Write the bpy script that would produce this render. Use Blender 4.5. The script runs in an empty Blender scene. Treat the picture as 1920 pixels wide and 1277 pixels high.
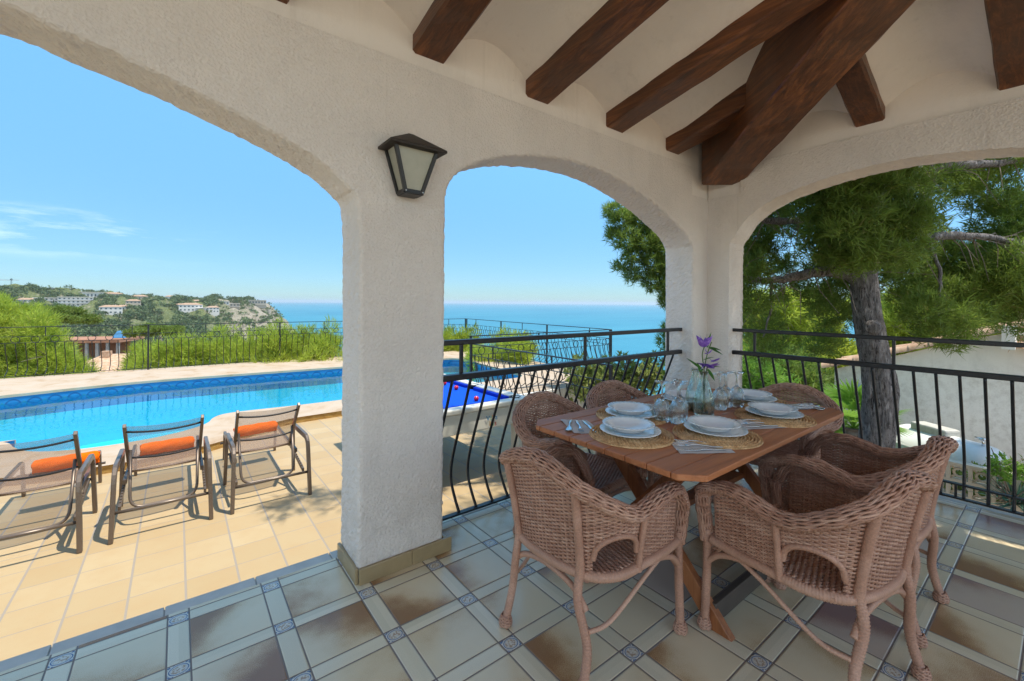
import bpy, bmesh, math, random
import numpy as np
from mathutils import Vector, Matrix
random.seed(7); RNG = np.random.default_rng(11)
sc = bpy.context.scene
COL = sc.collection
PI = math.pi

# ------------------------------------------------------------------ camera
cam_d = bpy.data.cameras.new('camera'); cam = bpy.data.objects.new('camera', cam_d); COL.objects.link(cam)
cam_d.sensor_width = 36.0; cam_d.lens = 15.213; cam_d.shift_y = -0.0369
cam_d.clip_start = 0.05; cam_d.clip_end = 60000
YAW, ROLL = 0.6582, 0.0070
_f = Vector((math.sin(YAW), math.cos(YAW), 0)); _r = Vector((math.cos(YAW), -math.sin(YAW), 0)); _u = _r.cross(_f)
_r2 = _r*math.cos(ROLL) + _u*math.sin(ROLL); _u2 = -_r*math.sin(ROLL) + _u*math.cos(ROLL)
mw = Matrix((( _r2.x, _u2.x, -_f.x, 0.337), (_r2.y, _u2.y, -_f.y, -2.320), (_r2.z, _u2.z, -_f.z, 1.3553), (0, 0, 0, 1)))
cam.matrix_world = mw
sc.camera = cam
FW = np.array(_f); RT = np.array(_r); EYE = np.array([0.337, -2.32, 1.3553])

# ------------------------------------------------------------------ sky, sun, exposure
SUN_EL = math.radians(72.5)
sun_h = Vector((0.70, -0.714, 0)).normalized()
sdir = Vector((sun_h.x*math.cos(SUN_EL), sun_h.y*math.cos(SUN_EL), math.sin(SUN_EL)))
w = bpy.data.worlds.new('World'); sc.world = w; w.use_nodes = True
nt = w.node_tree; nt.nodes.clear()
out = nt.nodes.new('ShaderNodeOutputWorld'); bg = nt.nodes.new('ShaderNodeBackground')
sky = nt.nodes.new('ShaderNodeTexSky'); sky.sky_type = 'NISHITA'; sky.sun_disc = False
sky.sun_elevation = SUN_EL; sky.sun_rotation = math.atan2(sun_h.x, sun_h.y)
sky.air_density = 1.0; sky.dust_density = 0.15; sky.ozone_density = 2.0; sky.altitude = 60
# thin wisps of cirrus low over the headland, laid out by direction
tc = nt.nodes.new('ShaderNodeTexCoord'); mp = nt.nodes.new('ShaderNodeMapping')
mp.inputs['Scale'].default_value = (2.2, 2.2, 13.0); nz = nt.nodes.new('ShaderNodeTexNoise')
nz.inputs['Scale'].default_value = 1.7; nz.inputs['Detail'].default_value = 7; nz.inputs['Roughness'].default_value = 0.62
nt.links.new(tc.outputs['Generated'], mp.inputs['Vector']); nt.links.new(mp.outputs[0], nz.inputs['Vector'])
cr = nt.nodes.new('ShaderNodeValToRGB'); cr.color_ramp.elements[0].position = 0.50; cr.color_ramp.elements[1].position = 0.74
nt.links.new(nz.outputs['Fac'], cr.inputs[0])
sep = nt.nodes.new('ShaderNodeSeparateXYZ'); nt.links.new(tc.outputs['Generated'], sep.inputs[0])
def _band(lo, hi, soft, sock):
    a = nt.nodes.new('ShaderNodeMapRange'); a.interpolation_type = 'SMOOTHSTEP'
    a.inputs[1].default_value = lo; a.inputs[2].default_value = lo+soft
    b = nt.nodes.new('ShaderNodeMapRange'); b.interpolation_type = 'SMOOTHSTEP'
    b.inputs[1].default_value = hi-soft; b.inputs[2].default_value = hi; b.inputs[3].default_value = 1; b.inputs[4].default_value = 0
    nt.links.new(sock, a.inputs[0]); nt.links.new(sock, b.inputs[0])
    m = nt.nodes.new('ShaderNodeMath'); m.operation = 'MULTIPLY'; nt.links.new(a.outputs[0], m.inputs[0]); nt.links.new(b.outputs[0], m.inputs[1]); return m.outputs[0]
bz = _band(0.055, 0.165, 0.045, sep.outputs['Z'])
bx = _band(-0.6, 0.10, 0.18, sep.outputs['X'])
m1 = nt.nodes.new('ShaderNodeMath'); m1.operation = 'MULTIPLY'; nt.links.new(bz, m1.inputs[0]); nt.links.new(bx, m1.inputs[1])
m2 = nt.nodes.new('ShaderNodeMath'); m2.operation = 'MULTIPLY'; nt.links.new(m1.outputs[0], m2.inputs[0]); nt.links.new(cr.outputs[0], m2.inputs[1])
m3 = nt.nodes.new('ShaderNodeMath'); m3.operation = 'MULTIPLY'; m3.inputs[1].default_value = 0.42; nt.links.new(m2.outputs[0], m3.inputs[0])
hs = nt.nodes.new('ShaderNodeHueSaturation'); hs.inputs['Saturation'].default_value = 1.05
nt.links.new(sky.outputs[0], hs.inputs['Color'])
# away from the sun the sky close to the horizon is less glaring than the model's
def _mr(sock, a, b, c, d):
    k = nt.nodes.new('ShaderNodeMapRange'); k.interpolation_type = 'SMOOTHSTEP'; nt.links.new(sock, k.inputs[0])
    for i, x in enumerate((a, b, c, d)): k.inputs[i+1].default_value = x
    return k.outputs[0]
def _mul(a, b):
    k = nt.nodes.new('ShaderNodeMath'); k.operation = 'MULTIPLY'; nt.links.new(a, k.inputs[0]); nt.links.new(b, k.inputs[1]); return k.outputs[0]
lowz = _mr(sep.outputs['Z'], 0.0, 0.55, 1.0, 0.0)
dt = nt.nodes.new('ShaderNodeVectorMath'); dt.operation = 'DOT_PRODUCT'; dt.inputs[1].default_value = (0.55, 0.83, 0); nt.links.new(tc.outputs['Generated'], dt.inputs[0])
anti = _mr(dt.outputs['Value'], -0.25, 0.25, 0.0, 1.0)
tnt = nt.nodes.new('ShaderNodeMixRGB'); tnt.inputs[1].default_value = (1.22, 1.04, 0.84, 1); tnt.inputs[2].default_value = (0.53, 0.77, 0.715, 1); nt.links.new(anti, tnt.inputs[0])
dim = nt.nodes.new('ShaderNodeMixRGB'); dim.inputs[2].default_value = (0.175, 0.265, 0.365, 1); nt.links.new(tnt.outputs[0], dim.inputs[1])
nt.links.new(_mul(lowz, anti), dim.inputs[0])
dm = nt.nodes.new('ShaderNodeMixRGB'); dm.blend_type = 'MULTIPLY'; dm.inputs[0].default_value = 1; nt.links.new(hs.outputs[0], dm.inputs[1]); nt.links.new(dim.outputs[0], dm.inputs[2])
mixc = nt.nodes.new('ShaderNodeMixRGB'); mixc.inputs[2].default_value = (4.6, 4.7, 4.9, 1)
nt.links.new(m3.outputs[0], mixc.inputs[0]); nt.links.new(dm.outputs[0], mixc.inputs[1])
nt.links.new(mixc.outputs[0], bg.inputs[0]); bg.inputs[1].default_value = 0.14
nt.links.new(bg.outputs[0], out.inputs[0])
sun_d = bpy.data.lights.new('sun', 'SUN'); sun_d.energy = 2.0; sun_d.angle = math.radians(0.55); sun_d.color = (1.0, 0.93, 0.80)
sun = bpy.data.objects.new('sun', sun_d); COL.objects.link(sun); sun.location = (3, -3, 20)
sun.rotation_euler = (-sdir).to_track_quat('-Z', 'Y').to_euler()
vs = sc.view_settings; vs.view_transform = 'Standard'; vs.look = 'None'; vs.gamma = 1.0; vs.use_curve_mapping = False
vs.exposure = 1.62
sc.cycles.max_bounces = 14; sc.cycles.diffuse_bounces = 5; sc.cycles.transmission_bounces = 14; sc.cycles.glossy_bounces = 5; sc.cycles.transparent_max_bounces = 12
sc.cycles.caustics_reflective = False; sc.cycles.caustics_refractive = False
sc.cycles.use_denoising = True; sc.cycles.denoiser = 'OPENIMAGEDENOISE'; sc.cycles.denoising_prefilter = 'NONE'; sc.cycles.denoising_input_passes = 'RGB_ALBEDO_NORMAL'

# ------------------------------------------------------------------ helpers
def tag(o, label=None, cat=None, group=None, kind=None):
    if label: o['label'] = label
    if cat: o['category'] = cat
    if group: o['group'] = group
    if kind: o['kind'] = kind
    return o
def thing(name, label, cat, loc=(0, 0, 0), rotz=0.0, group=None):
    o = bpy.data.objects.new(name, None); COL.objects.link(o)
    o.location = loc; o.rotation_euler = (0, 0, rotz); o.empty_display_size = 0.1
    return tag(o, label, cat, group)
def dup(root, loc=None, rotz=None, label=None, group=None):
    def cp(o, par):
        c = o.copy(); COL.objects.link(c)
        if par is not None: c.parent = par
        for ch in list(o.children): cp(ch, c)
        return c
    r = cp(root, None)
    if loc is not None: r.location = loc
    if rotz is not None: r.rotation_euler = (0, 0, rotz)
    if label: r['label'] = label
    if group: r['group'] = group
    return r

class MB:
    """collects shapes, then links them as ONE mesh object"""
    def __init__(s): s.v = []; s.f = []; s.n = 0; s.mi = []; s.cm = 0
    def add(s, v, f):
        v = np.asarray(v, float).reshape(-1, 3)
        s.v.append(v); n = s.n
        for q in f: s.f.append(tuple(i+n for i in q)); s.mi.append(s.cm)
        s.n += len(v); return s
    def box(s, c, d, rz=0.0, M=None):
        x, y, z = [k/2 for k in d]
        v = np.array([[a, b, e] for a in (-x, x) for b in (-y, y) for e in (-z, z)])
        if rz: v[:, :2] = v[:, :2] @ np.array([[math.cos(rz), math.sin(rz)], [-math.sin(rz), math.cos(rz)]])
        if M is not None: v = v @ np.array(M.to_3x3()).T
        return s.add(v+np.array(c), [(0, 1, 3, 2), (4, 6, 7, 5), (0, 4, 5, 1), (2, 3, 7, 6), (0, 2, 6, 4), (1, 5, 7, 3)])
    def hexa(s, p):  # 8 points: bottom ring 4, top ring 4
        return s.add(p, [(3, 2, 1, 0), (4, 5, 6, 7), (0, 1, 5, 4), (1, 2, 6, 5), (2, 3, 7, 6), (3, 0, 4, 7)])
    def tube(s, pts, r, seg=8, caps=True, closed=False, flat=None):
        P = np.asarray(pts, float); n = len(P)
        r = np.full(n, r) if np.isscalar(r) else np.asarray(r, float)
        if closed: T = np.roll(P, -1, 0)-np.roll(P, 1, 0)
        else: T = np.gradient(P, axis=0)
        T /= np.linalg.norm(T, axis=1)[:, None]+1e-12
        ref = np.array([0, 0, 1.0]) if abs(T[0][2]) < 0.9 else np.array([1.0, 0, 0])
        N = np.zeros_like(P); a = np.cross(T[0], ref); a /= np.linalg.norm(a); N[0] = a
        for i in range(1, n):
            a = N[i-1]-T[i]*np.dot(N[i-1], T[i]); l = np.linalg.norm(a)
            N[i] = a/l if l > 1e-9 else N[i-1]
        B = np.cross(T, N)
        an = np.arange(seg)*2*PI/seg + PI/seg
        fx, fy = flat if flat else (1, 1)
        V = P[:, None]+r[:, None, None]*(fx*np.cos(an)[None, :, None]*N[:, None]+fy*np.sin(an)[None, :, None]*B[:, None])
        F = []
        for i in range(n if closed else n-1):
            j = (i+1) % n
            for k in range(seg):
                l = (k+1) % seg
                F.append((i*seg+k, i*seg+l, j*seg+l, j*seg+k))
        if caps and not closed: F.append(tuple(range(seg))[::-1]); F.append(tuple((n-1)*seg+k for k in range(seg)))
        return s.add(V.reshape(-1, 3), F)
    def lathe(s, prof, seg=24, c=(0, 0, 0), fn=None):
        P = np.asarray(prof, float); n = len(P); an = np.arange(seg)*2*PI/seg
        V = np.zeros((n, seg, 3)); V[:, :, 0] = P[:, 0:1]*np.cos(an); V[:, :, 1] = P[:, 0:1]*np.sin(an); V[:, :, 2] = P[:, 1:2]
        if fn is not None: V = fn(V, an)
        F = [(i*seg+k, i*seg+(k+1) % seg, (i+1)*seg+(k+1) % seg, (i+1)*seg+k) for i in range(n-1) for k in range(seg)]
        return s.add(V.reshape(-1, 3)+np.array(c), F)
    def grid(s, G, closed_u=False):
        n, m = G.shape[:2]
        F = [(i*m+k, i*m+(k+1) % m, ((i+1) % n)*m+(k+1) % m, ((i+1) % n)*m+k) for i in range(n if closed_u else n-1) for k in range(m-1)]
        return s.add(G.reshape(-1, 3), F)
    def prism(s, outline, z0, z1):
        o = np.asarray(outline, float); n = len(o)
        V = np.r_[np.c_[o, np.full(n, z0)], np.c_[o, np.full(n, z1)]]
        return s.add(V, [tuple(range(n))[::-1], tuple(range(n, 2*n))]+[(i, (i+1) % n, n+(i+1) % n, n+i) for i in range(n)])
    def tris(s, V):  # (n,3,3)
        n = len(V); return s.add(V.reshape(-1, 3), [(3*i, 3*i+1, 3*i+2) for i in range(n)])
    def build(s, name, mat, parent=None, smooth=False, bevel=0.0, loc=None):
        me = bpy.data.meshes.new(name)
        V = np.concatenate(s.v) if s.v else np.zeros((0, 3))
        me.from_pydata(V.tolist(), [], s.f)
        ms = mat if isinstance(mat, (list, tuple)) else [mat]
        for m in ms: me.materials.append(m)
        if len(ms) > 1: me.polygons.foreach_set('material_index', s.mi)
        if smooth: me.polygons.foreach_set('use_smooth', [True]*len(me.polygons))
        me.update()
        o = bpy.data.objects.new(name, me); COL.objects.link(o)
        if parent is not None: o.parent = parent
        if loc is not None: o.location = loc
        if bevel:
            b = o.modifiers.new('bevel', 'BEVEL'); b.width = bevel; b.segments = 2; b.limit_method = 'ANGLE'; b.angle_limit = 0.7
        return o
def catmull(P, n=8, closed=False):
    P = np.asarray(P, float); o = []; m = len(P)
    for i in range(m if closed else m-1):
        if closed: a, b, c, d = P[i-1], P[i], P[(i+1) % m], P[(i+2) % m]
        else: a, b, c, d = P[max(i-1, 0)], P[i], P[i+1], P[min(i+2, m-1)]
        for t in np.arange(n)/n:
            o.append(0.5*((2*b)+(-a+c)*t+(2*a-5*b+4*c-d)*t*t+(-a+3*b-3*c+d)*t**3))
    if not closed: o.append(P[-1])
    return np.array(o)

# ------------------------------------------------------------------ materials
class NT:
    def __init__(s, name):
        s.m = bpy.data.materials.new(name); s.m.use_nodes = True; s.t = s.m.node_tree; s.t.nodes.clear()
        s.out = s.n('OutputMaterial')
    def n(s, typ, **kw):
        k = s.t.nodes.new('ShaderNode'+typ)
        for a, b in kw.items(): setattr(k, a, b)
        return k
    def l(s, a, b): s.t.links.new(a, b)
    def setin(s, node, key, v):
        i = node.inputs[key]
        if hasattr(v, 'is_output') or isinstance(v, bpy.types.NodeSocket): s.l(v, i)
        elif isinstance(v, (tuple, list)) and len(v) == 3 and i.type == 'RGBA': i.default_value = (*v, 1)
        else: i.default_value = v
    def coord(s, kind='Object', scale=(1, 1, 1), rot=(0, 0, 0)):
        c = s.n('TexCoord'); m = s.n('Mapping'); m.inputs['Scale'].default_value = scale; m.inputs['Rotation'].default_value = rot
        s.l(c.outputs[kind], m.inputs[0]); return m.outputs[0]
    def world(s, scale=(1, 1, 1)):
        g = s.n('NewGeometry'); m = s.n('Mapping'); m.inputs['Scale'].default_value = scale
        s.l(g.outputs['Position'], m.inputs[0]); return m.outputs[0]
    def noise(s, vec, scale, detail=4, rough=0.55, dist=0.0):
        k = s.n('TexNoise'); k.inputs['Scale'].default_value = scale; k.inputs['Detail'].default_value = detail
        k.inputs['Roughness'].default_value = rough; k.inputs['Distortion'].default_value = dist; s.l(vec, k.inputs['Vector']); return k.outputs['Fac']
    def ramp(s, fac, stops):
        k = s.n('ValToRGB'); e = k.color_ramp.elements
        while len(e) < len(stops): e.new(0.5)
        for i, (p, c) in enumerate(stops): e[i].position = p; e[i].color = (*c, 1) if len(c) == 3 else c
        s.l(fac, k.inputs[0]); return k.outputs[0]
    def mix(s, f, a, b, mode='MIX'):
        k = s.n('MixRGB', blend_type=mode)
        s.setin(k, 0, f); s.setin(k, 1, a); s.setin(k, 2, b); return k.outputs[0]
    def math(s, op, a, b=0.0, c=None):
        k = s.n('Math', operation=op); s.setin(k, 0, a); s.setin(k, 1, b)
        if c is not None: s.setin(k, 2, c)
        return k.outputs[0]
    def mr(s, v, a, b, c=0.0, d=1.0, smooth=False):
        k = s.n('MapRange'); k.interpolation_type = 'SMOOTHSTEP' if smooth else 'LINEAR'
        s.l(v, k.inputs[0])
        for i, x in enumerate((a, b, c, d)): k.inputs[i+1].default_value = x
        return k.outputs[0]
    def bump(s, h, strength=0.4, dist=0.01, nrm=None):
        k = s.n('Bump'); k.inputs['Strength'].default_value = strength; k.inputs['Distance'].default_value = dist
        s.l(h, k.inputs['Height'])
        if nrm is not None: s.l(nrm, k.inputs['Normal'])
        return k.outputs[0]
    def bsdf(s, color, rough=0.5, metal=0.0, spec=0.5, normal=None, **kw):
        k = s.n('BsdfPrincipled'); s.setin(k, 'Base Color', color); s.setin(k, 'Roughness', rough); s.setin(k, 'Metallic', metal)
        s.setin(k, 'Specular IOR Level', spec)
        for a, b in kw.items(): s.setin(k, a.replace('_', ' '), b)
        if normal is not None: s.l(normal, k.inputs['Normal'])
        return k.outputs[0]
    def end(s, sh): s.l(sh, s.out.inputs['Surface']); return s.m

def simple(name, col, rough=0.5, metal=0.0, spec=0.5, var=0.15, nscale=12, bump=0.0, bscale=60, bdist=0.004):
    t = NT(name); v = t.coord()
    n = t.noise(v, nscale, 4)
    c = t.mix(t.mr(n, 0.3, 0.7), tuple(k*(1-var) for k in col), tuple(min(1, k*(1+var)) for k in col))
    nm = t.bump(t.noise(v, bscale, 4), bump, bdist) if bump else None
    return t.end(t.bsdf(c, rough, metal, spec, nm))

def plaster_mat(name, col, rough_amt, stain=0.06):
    t = NT(name); v = t.world()
    n1 = t.noise(v, 120, 3, 0.6); n2 = t.noise(v, 38, 3, 0.5); st = t.noise(v, 1.6, 5, 0.6)
    vo = t.n('TexVoronoi'); vo.inputs['Scale'].default_value = 75; t.l(v, vo.inputs['Vector'])
    h = t.math('ADD', t.math('MULTIPLY', n1, 0.6), t.math('ADD', t.math('MULTIPLY', n2, 0.6), t.math('MULTIPLY', vo.outputs['Distance'], 0.7)))
    c = t.mix(t.mr(st, 0.35, 0.75), col, tuple(k*(1-stain*2.2) for k in col))
    sp = t.noise(v, 30, 5, 0.7)
    c = t.mix(t.mr(sp, 0.68, 0.80, 0, 0.4), c, (0.22, 0.17, 0.12)); br = t.noise(t.world((1, 1, 0.35)), 5.5, 6, 0.7); c = t.mix(t.mr(br, 0.5, 0.75, 0, 0.22), c, tuple(k*0.6 for k in col))
    gp = t.n('NewGeometry'); gs = t.n('SeparateXYZ'); t.l(gp.outputs['Position'], gs.inputs[0]); dirt = t.math('MULTIPLY', t.mr(gs.outputs['Z'], 0.05, 0.55, 1, 0), t.mr(t.noise(v, 9, 6, 0.75), 0.45, 0.7)); c = t.mix(t.math('MULTIPLY', dirt, 0.35), c, (0.30, 0.24, 0.18))
    drip = t.noise(t.world((3, 3, 0.10)), 5, 4, 0.7); c = t.mix(t.mr(drip, 0.60, 0.78, 0, 0.22), c, (0.40, 0.34, 0.28))
    lo = t.noise(v, 7, 3); h = t.math('ADD', h, t.math('MULTIPLY', lo, 1.1))
    return t.end(t.bsdf(c, 0.9, 0, 0.2, t.bump(h, rough_amt, 0.009)))
M = {}
M['plaster'] = plaster_mat('rough plaster', (0.78, 0.71, 0.66), 0.7)
M['plaster_smooth'] = plaster_mat('smooth plaster', (0.82, 0.75, 0.695), 0.12, 0.03)
M['ext_wall'] = plaster_mat('exterior render', (0.84, 0.81, 0.76), 0.14, 0.02)
def wood(name, dark, mid, light, rough=0.4, axis=1, scale=1.0):
    t = NT(name); s3 = [14*scale]*3; s3[axis] = 0.9*scale
    v = t.coord('Object', tuple(s3)); n = t.noise(v, 2.2, 6, 0.62, 0.6)
    big = t.noise(t.coord('Object', (1, 1, 1)), 2.4, 3, 0.5)
    s4 = [60*scale]*3; s4[axis] = 1.6*scale
    fine = t.noise(t.coord('Object', tuple(s4)), 3.0, 3, 0.5)
    c = t.ramp(n, [(0.25, dark), (0.5, mid), (0.78, light)])
    c = t.mix(t.mr(big, 0.35, 0.7, 0, 0.6), c, dark)
    c = t.mix(t.mr(fine, 0.55, 0.75, 0, 0.5), c, dark)
    h = t.math('ADD', n, t.math('MULTIPLY', fine, 0.5))
    return t.end(t.bsdf(c, t.mr(n, 0.2, 0.8, rough*0.8, rough*1.25), 0, 0.5, t.bump(h, 0.35, 0.006)))
M['beam'] = wood('dark varnished beam', (0.035, 0.014, 0.0065), (0.135, 0.045, 0.015), (0.33, 0.118, 0.036), 0.34)
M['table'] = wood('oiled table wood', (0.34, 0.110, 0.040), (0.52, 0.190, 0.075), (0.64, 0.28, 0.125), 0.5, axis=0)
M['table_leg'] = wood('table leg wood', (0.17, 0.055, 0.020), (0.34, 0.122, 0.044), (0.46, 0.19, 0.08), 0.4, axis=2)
M['iron'] = simple('black painted iron', (0.013, 0.013, 0.016), 0.38, 0.0, 0.5, 0.25, 20, 0.1, 120, 0.001)
M['white_paint'] = simple('white paint', (0.78, 0.77, 0.74), 0.45, var=0.05)
# ------------------------------------------------------------------ floor tiles
PX, PY = 0.3484, 0.3203
def terrace_tiles():
    t = NT('terrace tiles'); g = t.n('NewGeometry'); sp = t.n('SeparateXYZ'); t.l(g.outputs['Position'], sp.inputs[0])
    u = t.math('DIVIDE', sp.outputs['X'], PX); v = t.math('DIVIDE', sp.outputs['Y'], PY)
    ui = t.math('ADD', u, 0.5); vi = t.math('ADD', v, 0.5)
    uf = t.math('SUBTRACT', t.math('FRACT', ui), 0.5); vf = t.math('SUBTRACT', t.math('FRACT', vi), 0.5)
    ua = t.math('ABSOLUTE', uf); va = t.math('ABSOLUTE', vf)
    HU, HV = 0.105, 0.105; G = 0.0085
    in_u = t.math('LESS_THAN', ua, HU); in_v = t.math('LESS_THAN', va, HV)
    med = t.math('MULTIPLY', in_u, in_v); strip = t.math('SUBTRACT', t.math('MAXIMUM', in_u, in_v), med)
    grout = t.math('MAXIMUM', t.math('LESS_THAN', t.math('ABSOLUTE', t.math('SUBTRACT', ua, HU)), G),
                   t.math('LESS_THAN', t.math('ABSOLUTE', t.math('SUBTRACT', va, HV)), G*1.05))
    gd = t.math('MINIMUM', t.math('ABSOLUTE', t.math('SUBTRACT', ua, HU)), t.math('ABSOLUTE', t.math('SUBTRACT', va, HV)))
    # id of the piece
    cu = t.math('FLOOR', t.math('ADD', ui, 0.5)); cv = t.math('FLOOR', t.math('ADD', vi, 0.5))
    cb = t.n('CombineXYZ'); t.l(t.math('FLOOR', u), cb.inputs[0]); t.l(t.math('FLOOR', v), cb.inputs[1]); t.l(t.math('ADD', t.math('MULTIPLY', in_u, 3.0), t.math('MULTIPLY', in_v, 5.0)), cb.inputs[2])
    wn = t.n('TexWhiteNoise', noise_dimensions='3D'); t.l(cb.outputs[0], wn.inputs['Vector'])
    rnd = wn.outputs['Value']; rc = t.n('SeparateColor'); t.l(wn.outputs['Color'], rc.inputs[0])
    W = t.world()
    spk = t.noise(W, 420, 2, 0.6); cl = t.noise(W, 6.5, 3, 0.55)
    # big tiles: beige with a burnt brown side
    us = t.math('SUBTRACT', t.math('FRACT', u), 0.5); vs_ = t.math('SUBTRACT', t.math('FRACT', v), 0.5)
    d1 = t.math('MULTIPLY', us, t.math('SUBTRACT', rc.outputs[0], 0.5)); d2 = t.math('MULTIPLY', vs_, t.math('SUBTRACT', rc.outputs[1], 0.5))
    gr = t.math('ADD', t.math('MULTIPLY', t.math('ADD', d1, d2), 2.0), t.math('ADD', t.math('MULTIPLY', cl, 0.55), t.math('ADD', t.math('MULTIPLY', t.math('SUBTRACT', rc.outputs[2], 0.5), 0.5), t.math('MULTIPLY', spk, 0.75))))
    big = t.ramp(gr, [(0.46, (0.72, 0.61, 0.42)), (0.70, (0.65, 0.52, 0.335)), (0.86, (0.47, 0.30, 0.155)), (1.0, (0.30, 0.160, 0.075))])
    big = t.mix(t.mr(rc.outputs[0], 0.90, 0.93), big, t.mix(0.4, big, (0.30, 0.23, 0.32)))
    stc = t.mix(rnd, (0.68, 0.60, 0.43), (0.78, 0.69, 0.51)); stc = t.mix(t.mr(spk, 0.45, 0.75, 0, 0.35), stc, (0.30, 0.25, 0.17))
    # medallion: pale tile, blue oval ring, brownish drawing
    mu = t.math('DIVIDE', uf, HU); mv = t.math('DIVIDE', vf, HV)
    rr = t.math('SQRT', t.math('ADD', t.math('POWER', mu, 2.0), t.math('POWER', t.math('MULTIPLY', mv, 1.08), 2.0)))
    ring = t.math('LESS_THAN', t.math('ABSOLUTE', t.math('SUBTRACT', rr, 0.80)), 0.055)
    ring = t.math('MAXIMUM', ring, t.math('MULTIPLY', t.math('LESS_THAN', t.math('ABSOLUTE', t.math('SUBTRACT', rr, 0.66)), 0.02), 0.6))
    corner = t.math('MULTIPLY', t.math('GREATER_THAN', rr, 0.98), t.math('GREATER_THAN', t.noise(W, 130, 2), 0.47))
    draw = t.math('MULTIPLY', t.math('LESS_THAN', rr, 0.62), t.mr(t.noise(W, 95, 3, 0.6), 0.47, 0.56))
    mc = t.mix(t.math('MULTIPLY', draw, 0.75), (0.64, 0.60, 0.51), (0.34, 0.20, 0.11))
    mc = t.mix(t.math('MULTIPLY', t.math('MAXIMUM', ring, corner), 0.85), mc, (0.05, 0.115, 0.26))
    c = t.mix(strip, big, stc); c = t.mix(med, c, mc); c = t.mix(grout, c, (0.20, 0.155, 0.13))
    h = t.math('ADD', t.mr(gd, 0.004, 0.02), t.math('MULTIPLY', spk, 0.05))
    rough = t.math('ADD', t.math('MULTIPLY', grout, 0.45), t.mr(cl, 0.3, 0.7, 0.17, 0.25))
    return t.end(t.bsdf(c, rough, 0, 0.55, t.bump(h, 0.55, 0.004)))
M['terrace'] = terrace_tiles()
def deck_tiles():
    t = NT('deck tiles'); g = t.n('NewGeometry'); sp = t.n('SeparateXYZ'); t.l(g.outputs['Position'], sp.inputs[0])
    u = t.math('DIVIDE', t.math('SUBTRACT', sp.outputs['X'], 0.105), 0.2846); v = t.math('DIVIDE', t.math('SUBTRACT', sp.outputs['Y'], 1.26), 0.262)
    uf = t.math('ABSOLUTE', t.math('SUBTRACT', t.math('FRACT', t.math('ADD', u, 0.5)), 0.5)); vf = t.math('ABSOLUTE', t.math('SUBTRACT', t.math('FRACT', t.math('ADD', v, 0.5)), 0.5))
    gr = t.math('MAXIMUM', t.math('LESS_THAN', uf, 0.022), t.math('MULTIPLY', t.math('LESS_THAN', vf, 0.014), 0.9))
    cb = t.n('CombineXYZ'); t.l(t.math('FLOOR', u), cb.inputs[0]); t.l(t.math('FLOOR', v), cb.inputs[1])
    wn = t.n('TexWhiteNoise', noise_dimensions='3D'); t.l(cb.outputs[0], wn.inputs['Vector'])
    W = t.world(); cl = t.noise(W, 5, 4, 0.6); sp2 = t.noise(W, 200, 2)
    c = t.mix(wn.outputs['Value'], (0.40, 0.29, 0.155), (0.455, 0.345, 0.20))
    c = t.mix(t.mr(cl, 0.4, 0.75, 0, 0.45), c, (0.40, 0.265, 0.13)); c = t.mix(t.mr(sp2, 0.5, 0.8, 0, 0.15), c, (0.3, 0.2, 0.1))
    c = t.mix(gr, c, (0.30, 0.255, 0.205))
    h = t.math('MINIMUM', t.mr(uf, 0.015, 0.035), t.mr(vf, 0.006, 0.02))
    return t.end(t.bsdf(c, 0.6, 0, 0.3, t.bump(h, 0.4, 0.003)))
M['deck'] = deck_tiles()
M['curb'] = simple('curb tile', (0.50, 0.44, 0.38), 0.5, var=0.12, nscale=9)
M['skirting'] = simple('brown skirting tile', (0.34, 0.25, 0.135), 0.28, var=0.15, nscale=7)
def coping_mat():
    t = NT('pool coping stone'); W = t.world(); n = t.noise(W, 2.6, 6, 0.6, 0.8); f = t.noise(W, 60, 3)
    c = t.ramp(n, [(0.3, (0.47, 0.385, 0.30)), (0.55, (0.44, 0.335, 0.235)), (0.75, (0.34, 0.215, 0.115))])
    c = t.mix(t.mr(f, 0.5, 0.8, 0, 0.2), c, (0.4, 0.3, 0.2))
    return t.end(t.bsdf(c, 0.7, 0, 0.3, t.bump(t.math('ADD', n, f), 0.3, 0.006)))
M['coping'] = coping_mat()
def ochre_mat():
    t = NT('ochre stone riser'); W = t.world((1, 1, 3)); n = t.noise(W, 9, 6, 0.65)
    c = t.ramp(n, [(0.3, (0.50, 0.33, 0.11)), (0.55, (0.36, 0.20, 0.055)), (0.75, (0.20, 0.10, 0.03))])
    return t.end(t.bsdf(c, 0.85, 0, 0.2, t.bump(n, 0.5, 0.01)))
M['ochre'] = ochre_mat()

# ------------------------------------------------------------------ the setting: terrace slab, deck, curb
D = -0.50          # level of the sun deck below the terrace
FLX, FLY = 4.60, 0.055
mb = MB(); mb.box(((FLX-9)/2, (FLY-9)/2, -0.10), (FLX+9, FLY+9, 0.20)); tag(mb.build('terrace_floor', M['terrace']), kind='structure')  # runs on unseen behind the veranda to bounce sunlight onto the ceiling
mb = MB()
x = -6.0
while x < 1.0:      # bull-nosed kerb tiles along the open side, a hair's gap between them
    L = 0.345
    mb.box((x+L/2+0.09, 0.091, -0.014), (L-0.004, 0.074, 0.03)); x += L
o = mb.build('terrace_kerb', M['curb'], bevel=0.004); tag(o, kind='structure')
mb = MB(); mb.box((-2, 0.085, -0.256), (13.2, 0.060, 0.50)); tag(mb.build('terrace_riser', M['curb']), kind='structure')
mb = MB(); mb.box((4.635, -4.0, -0.02), (0.06, 8.1, 0.04)); tag(mb.build('terrace_edge_kerb', M['curb'], bevel=0.006), kind='structure')
mb = MB(); mb.box((4.60, -4.0, -1.6), (0.05, 8.0, 3.0)); tag(mb.build('terrace_side', M['ext_wall']), kind='structure')

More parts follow.
